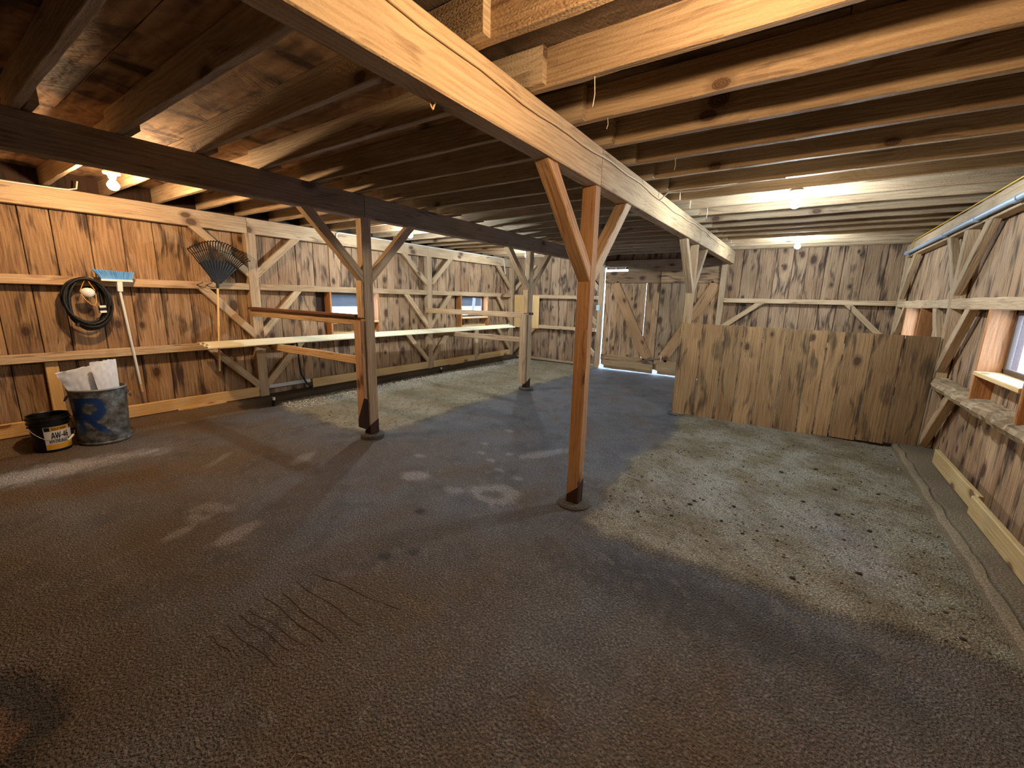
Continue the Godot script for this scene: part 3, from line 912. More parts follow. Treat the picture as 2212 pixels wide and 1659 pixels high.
func post(x: float, d: float, w: float, t: float, label: String, top: float, lift: float) -> void:
	var o := thing("timber_post", P(x, 0, d), label, "post")
	bar(o, "shaft", P(x, lift + 0.02, d), P(x, top, d), w, t, Vector3.BACK, M.beam, (Color(0.70, 0.54, 0.40) if d < 4 else Color(0.78, 0.74, 0.66)) if x > -2 else tone(0.72), bo({"seg": 12, "rough": 0.0016}))
	for s in [-1, 1]:
		var near: bool = s < 0
		bar(o, "knee_brace", P(x, 1.785, d + s * t / 2), P(x, top, d + s * 0.64), 0.085, w - 0.006, Vector3.RIGHT, M.beam, Color(0.84, 0.70, 0.56) if near and x > -2 and d < 4 else tone(0.82, 0.3 if near else 0.0), bo({"seg": 8, "rough": 0.003 if near else 0.001, "na": Vector3.BACK, "nb": Vector3.UP}))
	# stained foot of the shaft
	bar(o, "wet_foot", P(x, lift + 0.021, d), P(x, lift + (0.15 if x > -2 else 0.12), d), w + 0.003, t + 0.003, Vector3.BACK, M.beam, lin(76, 52, 40), bo({"ch": 0.006, "sb": Vector2(0.9, -0.5)}))
	var prof := v2([0.001, -0.03, 0.125, -0.03, 0.132, 0.012 + lift, 0.118, 0.026 + lift, 0.118, 0.026 + lift, 0.001, 0.026 + lift])
	var st := st_new()
	lathe_into(st, prof, 24, Vector3.ZERO, lin(112, 108, 100))
	put("footing", done(st), M.concrete, o, Transform3D(Basis.IDENTITY, P(x, 0, d)))
	if x < -2:
		var f := d - t / 2
		bar(o, "backing_plank", P(x - 0.012, 1.36, f - 0.012), P(x - 0.012, 1.75, f - 0.012), w, 0.024, Vector3.BACK, M.beam, tone(0.86, 1.0), bo())
		bar(o, "backing_plank", P(x - 0.035, 0.10 + lift, f - 0.025), P(x - 0.035, 1.33, f - 0.025), 0.125, 0.048, Vector3.BACK, M.beam, Color(0.80, 0.66, 0.60) if d < 4 else tone(0.8), bo({"seg": 5, "rough": 0.0015}))
		if d < 4:
			bar(o, "wet_plank_foot", P(x - 0.035, 0.099 + lift, f - 0.025), P(x - 0.035, 0.33, f - 0.025), 0.128, 0.051, Vector3.BACK, M.beam, lin(64, 44, 44), bo({"sb": Vector2(2.2, 0.6)}))
		else:
			var s2 := st_new()
			lathe_into(s2, v2([0.001, 0.0, 0.018, 0.0, 0.018, 0.02, 0.011, 0.025, 0.011, 0.045, 0.022, 0.05, 0.022, 0.065, 0.001, 0.07]), 14)
			put("knob", done(s2), M.black, o, Transform3D(Basis(Vector3(0, 0, -1), PI / 2), P(x + w / 2, 1.35, d - 0.03)))

# ------------------------------------------------------------------ the plank partition of the right stall
func make_partition() -> void:
	var o := thing("partition", P(-0.08, 0, 6.24), "waist-high partition of brown vertical planks closing the right stall", "partition")
	var j := [-1.40, -1.104, -0.831, -0.609, -0.381, -0.134, 0.114, 0.282, 0.442, 0.696, 0.952, 1.236]
	var tones := [0.92, 0.84, 0.72, 0.86, 0.76, 0.66, 0.90, 0.84, 0.68, 0.62, 0.50]
	for i in 11:
		var top := 1.318 - 0.0015 * i
		var low := 0.03 + rng.randf_range(-0.01, 0.01) + (0.012 * (i - 6) if i > 6 else 0.0)
		var k: float = tones[i]
		bar(o, "plank", P((j[i] + j[i + 1]) / 2, low, 6.222), P((j[i] + j[i + 1]) / 2, top, 6.222), j[i + 1] - j[i] - rng.randf_range(0.007, 0.012), 0.032, Vector3.BACK, M.plank, Color(k * 0.88, k * 0.88, k * 0.84), {"cols": 8, "long": 1.5, "seg": 6, "rough": 0.0018, "ch": 0.006, "col": (i * 3) % 8})
	for y in [0.16, 0.68, 1.22]:
		bar(o, "rail", P(-1.272, y, 6.26), P(1.19, y, 6.26), 0.09, 0.042, Vector3.BACK, M.beam, tone(0.8), bo())
	bar(o, "bottom_beam", P(-1.272, 0.015, 6.285), P(1.02, 0.015, 6.285), 0.11, 0.09, Vector3.BACK, M.beam, lin(84, 70, 58), bo({"seg": 20, "rough": 0.006}))

# ------------------------------------------------------------------ stall rails and the long mouldings laid on them
func make_rails() -> void:
	for q in [[-6.40, -3.98, 1.322, 2.90, 2.90, 0.095, 0.05, 1.0, "reddish upper rail from the left wall to the nearer stall post"], [-6.40, -4.0, 0.882, 2.90, 2.90, 0.09, 0.05, 1.4, "orange lower rail under the mouldings at the nearer stall post"], [-6.40, -3.99, 1.318, 6.27, 6.27, 0.092, 0.05, 0.2, "dusty upper rail from the left wall to the farther stall post"], [-6.40, -3.99, 0.885, 6.27, 6.27, 0.09, 0.05, 0.2, "lower rail under the mouldings at the farther stall post"]]:
		var o := bar(self, "stall_rail", P(q[0], q[2], q[3]), P(q[1], q[2], q[4]), q[5], q[6], Vector3.BACK, M.beam, tone(0.86, q[7]), bo({"seg": 10, "rough": 0.003}))
		tag(o, q[8], "rail")
	bar(self, "rail_cap", P(-6.36, 1.385, 2.875), P(-3.97, 1.375, 2.875), 0.10, 0.03, Vector3.UP, M.beam, lin(130, 96, 80), bo())
	tag(get_child(get_child_count() - 1), "dark flat board laid on top of the nearer upper rail", "board")
	var labels := ["long pale moulding lying nearest the wall on the rails", "long pale moulding second from the wall on the rails", "long pale moulding in the middle of the five on the rails", "long pale moulding second from the aisle edge of the rails", "long pale moulding at the aisle edge of the rails"]
	for k in 5:
		var x := -6.26 + 0.113 * k
		var near := 2.16 - 0.02 * k + 0.03 * (k % 2)
		var st := st_new()
		var hs: float = [1.0, 1.5, 0.8, 1.4, 1.0][k]
		var prof := v2([-0.05, 0.0, 0.05, 0.0, 0.05, 0.010 * hs, 0.042, 0.026 * hs, 0.030, 0.026 * hs, 0.024, 0.010 * hs, 0.016, 0.012 * hs, 0.006, 0.030 * hs, -0.010, 0.030 * hs, -0.018, 0.012 * hs, -0.028, 0.010 * hs, -0.034, 0.027 * hs, -0.05, 0.027 * hs])
		var far := 8.62 - 0.09 * k
		var y := 0.932
		for i in prof.size():
			var a: Vector2 = prof[i]
			var b: Vector2 = prof[(i + 1) % prof.size()]
			var e := (b - a).normalized()
			var nn := Vector3(e.y, -e.x, 0)
			quad(st, P(a.x, a.y, 0), P(b.x, b.y, 0), P(b.x, b.y, far - near), P(a.x, a.y, far - near), nn, Vector2(0.1 + a.x, 0), Vector2(0.1 + b.x, 0), Vector2(0.1 + b.x, 4), Vector2(0.1 + a.x, 4), Color(0.97, 0.95, 0.88))
		for e in [0, 1]:
			var dd := 0.0 if e == 0 else far - near
			for i in range(1, prof.size() - 1):
				var tri := [prof[0], prof[i + 1], prof[i]] if e == 0 else [prof[0], prof[i], prof[i + 1]]
				for p in tri:
					vert(st, P(p.x, p.y, dd), Vector3.FORWARD if e == 1 else Vector3.BACK, p, Color(0.9, 0.85, 0.7))
		var o := put("moulding_strip", done(st), M.moulding, self, Transform3D(Basis(Vector3.UP, -0.036), P(x, y, near)))
		tag(o, labels[k], "moulding", "pale mouldings on the stall rails")

# ------------------------------------------------------------------ lamps
func lamp(x: float, d: float, c: Color, energy: float, label: String) -> void:
	var o := thing("ceiling_lamp", P(x, 2.595, d), label, "lamp", "bare bulbs under the joists")
	lathe("lampholder", v2([0.001, 0.004, 0.058, 0.004, 0.062, -0.006, 0.058, -0.016, 0.034, -0.020, 0.026, -0.05, 0.022, -0.056, 0.001, -0.056]).map(func(p): return Vector2(p.x, p.y)), M.porcelain, o, P(x, 2.595, d), 28)
	var bulb := std(Color(1, 1, 1), 0.3)
	bulb.emission_enabled = true
	bulb.emission = c
	bulb.emission_energy_multiplier = 9.0
	lathe("bulb", v2([0.013, 0.055, 0.014, 0.035, 0.030, 0.020, 0.044, -0.004, 0.044, -0.020, 0.032, -0.043, 0.014, -0.053, 0.001, -0.054]), bulb, o, P(x, 2.50, d), 24)
	var l := OmniLight3D.new()
	l.name = "glow"
	l.light_color = c
	l.light_energy = energy
	l.light_size = 0.04
	l.omni_range = 30.0
	l.omni_attenuation = 2.0
	l.shadow_enabled = true
	o.add_child(l)
	l.position = Vector3(0, -0.105, 0)

func make_lamps() -> void:
	var warm := Color(1.0, 0.83, 0.64)
	var cool := Color(0.90, 0.96, 1.0)
	lamp(-5.13, 1.285, warm, 2.2, "warm bare bulb close to the left wall above the rake and broom")
	lamp(-5.0, 4.58, cool, 2.1, "white bare bulb beside the dark beam above the nearer stall post")
	lamp(-4.98, 7.80, cool, 2.0, "small bare bulb seen past the farther left stall post")
	lamp(-0.19, 4.735, cool, 2.0, "bright bare bulb in the right bay hung before the partition")
	lamp(-0.21, 8.06, cool, 1.6, "bare bulb in the right bay near the far wall")
	lamp(-0.19, 1.35, warm, 1.25, "warm bare bulb overhead in the near right bay")

# ------------------------------------------------------------------ wires and pipes
func make_wires() -> void:
	var pts := []
	for i in 46:
		var d := lerpf(0.9, 8.2, i / 45.0)
		pts.append(P(-1.2425, 2.535 + 0.012 * sin(d * 2.3) + 0.006 * sin(d * 9.0), d))
	pts.push_front(P(-1.243, 2.60, 0.82))
	tag(tube("cable", pts, 0.0065, M.cable, self), "tan cable stapled along the lit face of the right beam", "cable")
	pts = [P(-6.40, 2.575, -0.6), P(-6.40, 2.575, 0.78), P(-6.40, 2.585, 1.16), P(-6.40, 2.590, 1.24), P(-6.385, 2.61, 1.30), P(-6.36, 2.68, 1.31)]
	tag(tube("cable", pts, 0.007, M.cable_white, self), "white cable along the top of the left wall near the warm bulb", "cable")
	pts = [P(-6.405, 2.49, 4.29), P(-6.40, 2.56, 4.295), P(-6.40, 2.578, 4.34), P(-6.40, 2.578, 6.0), P(-6.40, 2.575, 8.88), P(-6.40, 2.55, 8.95), P(-6.40, 2.35, 9.0), P(-6.40, 2.20, 9.05)]
	tag(tube("conduit", pts, 0.012, M.cable_white, self), "thin white conduit along the left wall plate behind the white bulb", "conduit")
	pts = [P(1.235, 2.475, 9.0), P(1.235, 2.56, 8.95), P(1.235, 2.595, 8.9), P(1.235, 2.59, 6.0), P(1.235, 2.585, 2.0), P(1.235, 2.59, ZF + 0.1)]
	tag(tube("cable", pts, 0.006, M.cable_yellow, self), "yellow cable along the top of the right wall plate", "cable")
	var pipe := thing("conduit_pipe", P(1.21, 2.42, 5.0), "blue-grey plastic pipe running along the right wall plate", "pipe")
	tube("run", [P(1.212, 2.43, 9.1), P(1.212, 2.415, ZF + 0.05)], 0.024, M.grey_pvc, pipe, 14)
	for d in [7.0, 5.9, 4.95, 3.4]:
		tube("coupling", [P(1.212, 2.4255 - (9.1 - d) * 0.0015, d), P(1.212, 2.4255 - (9.1 - d) * 0.0015, d - 0.09)], 0.029, M.grey_pvc, pipe, 14)
	tube("end_cap", [P(1.212, 2.43, 9.13), P(1.212, 2.43, 9.06)], 0.036, M.grey_pvc, pipe, 14)
	pts = []
	for i in 9:
		pts.append(P(-1.18 + i * 0.115, 2.592 - 0.012 * sin(i * 0.7), 4.24))
	pts.push_front(P(-1.235, 2.52, 4.2))
	tag(tube("cable", pts, 0.006, M.cable_white, self), "white cable from the right beam to the bulb before the partition", "cable")

# ------------------------------------------------------------------ tools on the left wall
func make_tools() -> void:
	# leaf rake hung head up
	var rk := thing("leaf_rake", P(-6.32, 0.56, 2.38), "black leaf rake hung head up on the left wall with a pale wooden handle", "rake")
	var foot := Vector3(-6.33, 0.56, 2.385)
	var neck := Vector3(-6.32, 1.66, 2.470)
	var up := (neck - foot).normalized()
	var side := Vector3(0, -up.z, up.y)
	tube("handle", [P(foot.x, foot.y, foot.z), P(neck.x, neck.y, neck.z)], 0.0125, M.fresh, rk, 10)
	tube("ferrule", [P(neck.x, neck.y - 0.02, neck.z), P(neck.x, neck.y + 0.10, neck.z + 0.008)], 0.017, M.black, rk, 10, false, 0.022)
	var at := func(r: float, a: float, out: float) -> Vector3:
		var q: Vector3 = Vector3(neck.x + out, neck.y, neck.z) + up * (r * cos(a)) + side * (r * sin(a))
		return P(q.x, q.y, q.z)
	var st := st_new()
	var off := world_of(rk).origin
	for i in 24:
		var a0 := lerpf(-0.64, 0.73, i / 24.0)
		var a1 := lerpf(-0.64, 0.73, (i + 1) / 24.0)
		var rib := 0.004 * (i % 2)
		for m in [[0.012, 1.0], [-0.004, -1.0]]:
			var q := [at.call(0.05, a0, m[0]) - off, at.call(0.335, a0, m[0] + rib) - off, at.call(0.335, a1, m[0] + 0.004 - rib) - off, at.call(0.05, a1, m[0]) - off]
			quad(st, q[0], q[1], q[2], q[3], Vector3(m[1], 0, 0.12 * (1 - 2 * (i % 2))).normalized(), Vector2.ZERO, Vector2.RIGHT, Vector2.ONE, Vector2.DOWN)
		quad(st, at.call(0.335, a0, -0.004) - off, at.call(0.335, a0, 0.012) - off, at.call(0.335, a1, 0.012) - off, at.call(0.335, a1, -0.004) - off, Vector3.UP, Vector2.ZERO, Vector2.RIGHT, Vector2.ONE, Vector2.DOWN)
	var fan := put("fan", done(st), M.black, rk)
	fan.transform = Transform3D.IDENTITY
	for i in 26:
		var a := lerpf(-0.64, 0.73, i / 25.0)
		var l := 0.575 - 0.05 * absf(a)
		tube("tine", [at.call(0.32, a, 0.004), at.call(0.44, a, 0.010), at.call(l - 0.04, a * 1.03, 0.020), at.call(l - 0.012, a * 1.04, 0.034), at.call(l - 0.004, a * 1.04, 0.062), at.call(l - 0.016, a * 1.04, 0.080)], 0.0066, M.black, rk, 5)
	tube("cross_wire", [at.call(0.46, -0.655, 0.018), at.call(0.462, -0.3, 0.018), at.call(0.463, 0.04, 0.018), at.call(0.462, 0.38, 0.018), at.call(0.46, 0.745, 0.018)], 0.004, M.black, rk, 5)
	# push broom hung bristles up
	var br := thing("broom", P(-6.34, 0.42, 1.567), "blue-bristled broom hung head up on the left wall, white handle slanting down", "broom")
	tube("handle", [P(-6.35, 0.50, 1.562), P(-6.335, 1.60, 1.502)], 0.0125, M.white_paint, br, 10)
	tube("handle_tip", [P(-6.351, 0.415, 1.567), P(-6.35, 0.51, 1.562)], 0.0135, M.cable, br, 10)
	st = st_new()
	box_into(st, Vector3(-0.02, 0.0, -0.022), Vector3(0.02, 0.115, 0.022))
	put("socket", done(st), M.white_paint, br, Transform3D(Basis(Vector3.RIGHT, -0.06), P(-6.335, 1.575, 1.503)))
	st = st_new()
	box_into(st, Vector3(-0.025, -0.011, -0.132), Vector3(0.025, 0.011, 0.132))
	put("head", done(st), M.white_paint, br, Transform3D(Basis(Vector3.RIGHT, -0.01), P(-6.335, 1.694, 1.49)))
	st = st_new()
	for i in 46:
		for k in 5:
			var u := i / 45.0
			var z0 := lerpf(1.366, 1.614, u)
			var z1 := lerpf(1.312, 1.640, u) + rng.randf_range(-0.006, 0.006)
			var x0 := -6.335 + lerpf(-0.018, 0.018, k / 4.0)
			var x1 := -6.335 + lerpf(-0.028, 0.028, k / 4.0) + rng.randf_range(-0.004, 0.004)
			var c := lin(120, 186, 245).lerp(lin(84, 152, 222), rng.randf())
			tube_into(st, [P(x0, 1.70, z0) - br.position, P(x1, lerpf(1.803, 1.785, u) + rng.randf_range(-0.006, 0.004), z1) - br.position], 0.0038, 4, c)
	var bristle := put("bristles", done(st), std(Color.WHITE, 0.6), br)
	bristle.transform = Transform3D.IDENTITY
	bristle.set_meta("kind", "stuff")
	# coil of heavy black cord
	var hook := P(-6.37, 1.715, 1.247)
	var nail := tube("wall_hook", [P(-6.43, 1.70, 1.247), P(-6.35, 1.695, 1.247), P(-6.335, 1.705, 1.247), P(-6.332, 1.72, 1.247)], 0.005, M.steel, self, 8)
	tag(nail, "steel hook carrying the coiled black cord on the left wall", "hook")
	var coil := thing("cord_coil", P(-6.37, 1.19, 1.235), "coil of thick black cord hung on the left wall beside the broom", "cord")
	var pts := []
	for i in 7 * 28 + 8:
		var loop := i / 28.0
		var a := TAU * i / 28.0
		var k := 0.5 + 0.5 * sin(loop * 2.7 + 0.6)
		var ry := 0.235 + 0.04 * k
		var rz := 0.165 + 0.032 * sin(loop * 3.9)
		var y := 1.705 - ry * (1.0 - cos(a)) + 0.008 * sin(loop * 5.0)
		pts.append(P(-6.385 + 0.014 * (loop - 2.5) + 0.008 * sin(a * 2.0 + loop), y, 1.236 + rz * sin(a) + 0.012 * sin(loop * 2.2)))
	tube("loops", pts, 0.0115, M.black_matte, coil, 8)
	var last: Vector3 = pts[-1]
	for y in [1.41, 1.355]:
		st = st_new()
		box_into(st, Vector3(-0.03, -0.011, -0.026), Vector3(0.03, 0.011, 0.026))
		put("tie_label", done(st), M.porcelain, coil, Transform3D(Basis(Vector3.RIGHT, 0.08), P(-6.34, y, 1.335)))
	st = st_new()
	box_into(st, Vector3(-0.028, -0.016, -0.026), Vector3(0.028, 0.016, 0.026))
	put("connector_body", done(st), M.black, coil, Transform3D(Basis.IDENTITY, P(-6.34, 1.383, 1.335)))
	tube("plug", [P(-6.345, 1.235, 1.13), P(-6.34, 1.205, 1.115)], 0.02, M.black, coil, 10)
	tube("plug_prong", [P(-6.335, 1.215, 1.10), P(-6.335, 1.212, 1.13)], 0.006, M.steel, coil, 6)
	# dust mask hanging inside the coil
	var mask := thing("dust_mask", P(-6.31, 1.51, 1.235), "white cup dust mask hanging by yellow straps inside the black cord coil", "mask")
	st = st_new()
	var nu := 14
	var cup := func(i: int, j: int) -> Vector3:
		var a := PI / 2 * i / 6.0
		var b := TAU * j / nu
		return Vector3(0.052 * cos(a) + 0.006 * cos(b * 2) * sin(a), 0.055 * sin(a) * cos(b) * (0.88 if cos(b) < 0 else 1.0), 0.062 * sin(a) * sin(b))
	for i in 6:
		for j in nu:
			var q := [cup.call(i, j), cup.call(i + 1, j), cup.call(i + 1, (j + 1) % nu), cup.call(i, (j + 1) % nu)]
			var nn: Vector3 = ((q[0] + q[2]) / 2 * Vector3(1.2, 1, 1)).normalized()
			quad(st, q[0], q[3], q[2], q[1], nn, Vector2.ZERO, Vector2.RIGHT, Vector2.ONE, Vector2.DOWN)
	put("cup", done(st), M.white_paint, mask, Transform3D(Basis(Vector3(0, 0, 1), -0.25), P(-6.335, 1.555, 1.238)))
	tube("strap", [P(-6.33, 1.57, 1.18), P(-6.335, 1.64, 1.21), P(-6.33, 1.71, 1.243), P(-6.33, 1.65, 1.268), P(-6.325, 1.58, 1.298)], 0.0035, M.rubber_yellow, mask, 5)
	tube("strap", [P(-6.32, 1.54, 1.183), P(-6.29, 1.48, 1.205), P(-6.285, 1.43, 1.245), P(-6.285, 1.425, 1.27), P(-6.29, 1.46, 1.288), P(-6.32, 1.545, 1.298)], 0.0035, M.rubber_yellow, mask, 5)
	for q in [[2.30, "leftmost of two bent coat hooks on the left wall girt"], [2.405, "bent coat hook on the left wall girt next to the rake"]]:
		var d: float = q[0]
		var h := thing("coat_hook", P(-6.41, 1.66, d), q[1], "hook")
		tube("wire", [P(-6.41, 1.675, d - 0.03), P(-6.37, 1.69, d - 0.015), P(-6.345, 1.70, d + 0.01), P(-6.35, 1.715, d + 0.02)], 0.004, M.black, h, 6)
		tube("wire", [P(-6.41, 1.675, d - 0.02), P(-6.36, 1.655, d + 0.0), P(-6.33, 1.645, d + 0.03), P(-6.335, 1.66, d + 0.045)], 0.004, M.black, h, 6)

# ------------------------------------------------------------------ bucket, can, paper sacks
func can_sheet() -> ImageTexture:
	var w := 1024
	var h := 512
	var im := Image.create(w, h, false, Image.FORMAT_RGB8)
	var f := FastNoiseLite.new()
	f.seed = 4
	f.frequency = 0.012
	f.fractal_octaves = 4
	var g := FastNoiseLite.new()
	g.seed = 9
	g.frequency = 0.06
	for y in h:
		for x in w:
			var n := f.get_noise_2d(x, y)
			var s := g.get_noise_2d(x * 1.6, y * 0.5)
			var v := clampf(0.46 + 0.26 * n + 0.10 * s, 0.2, 0.82)
			var c := Color(v * 0.95, v * 0.99, v)
			c = c.lerp(Color(0.33, 0.30, 0.26), clampf((0.07 - float(y) / h) * 9.0, 0, 0.6))
			im.set_pixel(x, y, c)
	# the letter R in thick blue brush strokes, over 300 texels of width from x = 300
	for y in range(60, 440):
		for x in range(270, 620):
			var u := (x - 300) / 225.0
			var v := (y - 70) / 340.0
			var d := 1.0
			d = minf(d, absf(u - 0.10) - 0.11 if v > -0.02 and v < 1.0 else 1.0)
			var e := Vector2((u - 0.42) / 1.0, (v - 0.27) / 0.92)
			d = minf(d, absf(Vector2(e.x * 0.85, e.y).length() - 0.27) - 0.105 if u > 0.2 else 1.0)
			if u > 0.05 and u < 0.5:
				d = minf(d, absf(v - 0.03) - 0.075)
				d = minf(d, absf(v - 0.52) - 0.075)
			if v > 0.5 and v < 0.98:
				d = minf(d, absf(u - (0.30 + (v - 0.5) * 1.15)) - 0.12)
			d += 0.05 * f.get_noise_2d(x * 2.0, y * 2.0) + 0.03 * g.get_noise_2d(x, y)
			var k := clampf(0.5 - d * 16.0, 0.0, 0.92)
			if v > 0.8:
				k *= clampf(1.0 - (v - 0.8) * 2.5, 0.3, 1.0)
			if k > 0:
				im.set_pixel(w - 1 - x, h - 1 - y, im.get_pixel(w - 1 - x, h - 1 - y).lerp(Color(0.12, 0.27, 0.55), k))
	im.generate_mipmaps()
	return ImageTexture.create_from_image(im)

func sack(parent: Node, called: String, a: Vector3, b: Vector3, c: Vector3, e: Vector3, thick: float, out: Vector3, s: int) -> void:
	# corners: foot near, foot far, top far, top near; open at the top
	var st := st_new()
	var off := world_of(parent).origin
	var n := 12
	var nz := FastNoiseLite.new()
	nz.seed = s
	nz.frequency = 0.22
	for f in [1.0, -1.0]:
		var g := []
		for j in n + 1:
			for i in n + 1:
				var u := float(i) / n
				var v := float(j) / n
				var p: Vector3 = a.lerp(b, u).lerp(e.lerp(c, u), v)
				var bulge := sin(PI * u) * thick * (0.5 + 0.5 * v)
				var fold := nz.get_noise_2d(i * 2.2 + 50.0 * f, j * 2.2) * 0.012
				if j == n:
					p += Vector3.UP * 0.012 * nz.get_noise_2d(i * 7.0, f * 30.0)
				g.append(p + out * (f * bulge + fold + f * 0.0015) - off)
		var nm := []
		for j in n + 1:
			for i in n + 1:
				var du: Vector3 = g[j * (n + 1) + mini(i + 1, n)] - g[j * (n + 1) + maxi(i - 1, 0)]
				var dv: Vector3 = g[mini(j + 1, n) * (n + 1) + i] - g[maxi(j - 1, 0) * (n + 1) + i]
				var nn := du.cross(dv).normalized()
				nm.append(nn if nn.dot(out * f) > 0 else -nn)
		for j in n:
			for i in n:
				var k := [j * (n + 1) + i, j * (n + 1) + i + 1, (j + 1) * (n + 1) + i + 1, (j + 1) * (n + 1) + i]
				if (g[k[1]] - g[k[0]]).cross(g[k[2]] - g[k[0]]).dot(nm[k[0]]) > 0:
					k = [k[0], k[3], k[2], k[1]]
				for m in [0, 1, 2, 0, 2, 3]:
					vert(st, g[k[m]], nm[k[m]], Vector2.ZERO)
	var o := put(called, done(st, false), M.paper, parent)
	o.transform = Transform3D.IDENTITY

func text_round(parent: Node, called: String, words: String, cap: float, y: float, mid: float, half: float, r: float, at: Vector3, mat: Material) -> void:
	# flat lettering bent round a bucket: cap height, middle height, middle and half width as angles
	var tm := TextMesh.new()
	var f := SystemFont.new()
	f.font_names = PackedStringArray(["Droid Sans"])
	f.font_weight = 700
	tm.font = f
	tm.text = words
	tm.font_size = 48
	tm.pixel_size = 0.01
	tm.depth = 0.0
	tm.curve_step = 2.0
	var arr := tm.get_mesh_arrays()
	var v: PackedVector3Array = arr[Mesh.ARRAY_VERTEX]
	var lo := Vector2(1e9, 1e9)
	var hi := Vector2(-1e9, -1e9)
	for p in v:
		lo = Vector2(minf(lo.x, p.x), minf(lo.y, p.y))
		hi = Vector2(maxf(hi.x, p.x), maxf(hi.y, p.y))
	var nn := PackedVector3Array()
	for i in v.size():
		var p := v[i]
		var a := mid - ((p.x - lo.x) / (hi.x - lo.x) * 2.0 - 1.0) * half
		v[i] = Vector3(r * cos(a), y + ((p.y - lo.y) / (hi.y - lo.y) - 0.5) * cap, r * sin(a))
		nn.append(Vector3(cos(a), 0, sin(a)))
	arr[Mesh.ARRAY_VERTEX] = v
	arr[Mesh.ARRAY_NORMAL] = nn
	arr[Mesh.ARRAY_TANGENT] = null
	var am := ArrayMesh.new()
	am.add_surface_from_arrays(Mesh.PRIMITIVE_TRIANGLES, arr)
	put(called, am, mat, parent, Transform3D(Basis.IDENTITY, at))

func patch_round(parent: Node, called: String, a0: float, a1: float, y0: float, y1: float, r0: float, r1: float, at: Vector3, mat: Material) -> void:
	var st := st_new()
	if a1 < a0:
		var keep := a0
		a0 = a1
		a1 = keep
	for i in 20:
		var a := lerpf(a0, a1, i / 20.0)
		var b := lerpf(a0, a1, (i + 1) / 20.0)
		quad(st, Vector3(r0 * cos(b), y0, r0 * sin(b)), Vector3(r1 * cos(b), y1, r1 * sin(b)), Vector3(r1 * cos(a), y1, r1 * sin(a)), Vector3(r0 * cos(a), y0, r0 * sin(a)), Vector3(cos((a + b) / 2), 0, sin((a + b) / 2)), Vector2.ZERO, Vector2.RIGHT, Vector2.ONE, Vector2.DOWN)
	put(called, done(st), mat, parent, Transform3D(Basis.IDENTITY, at))

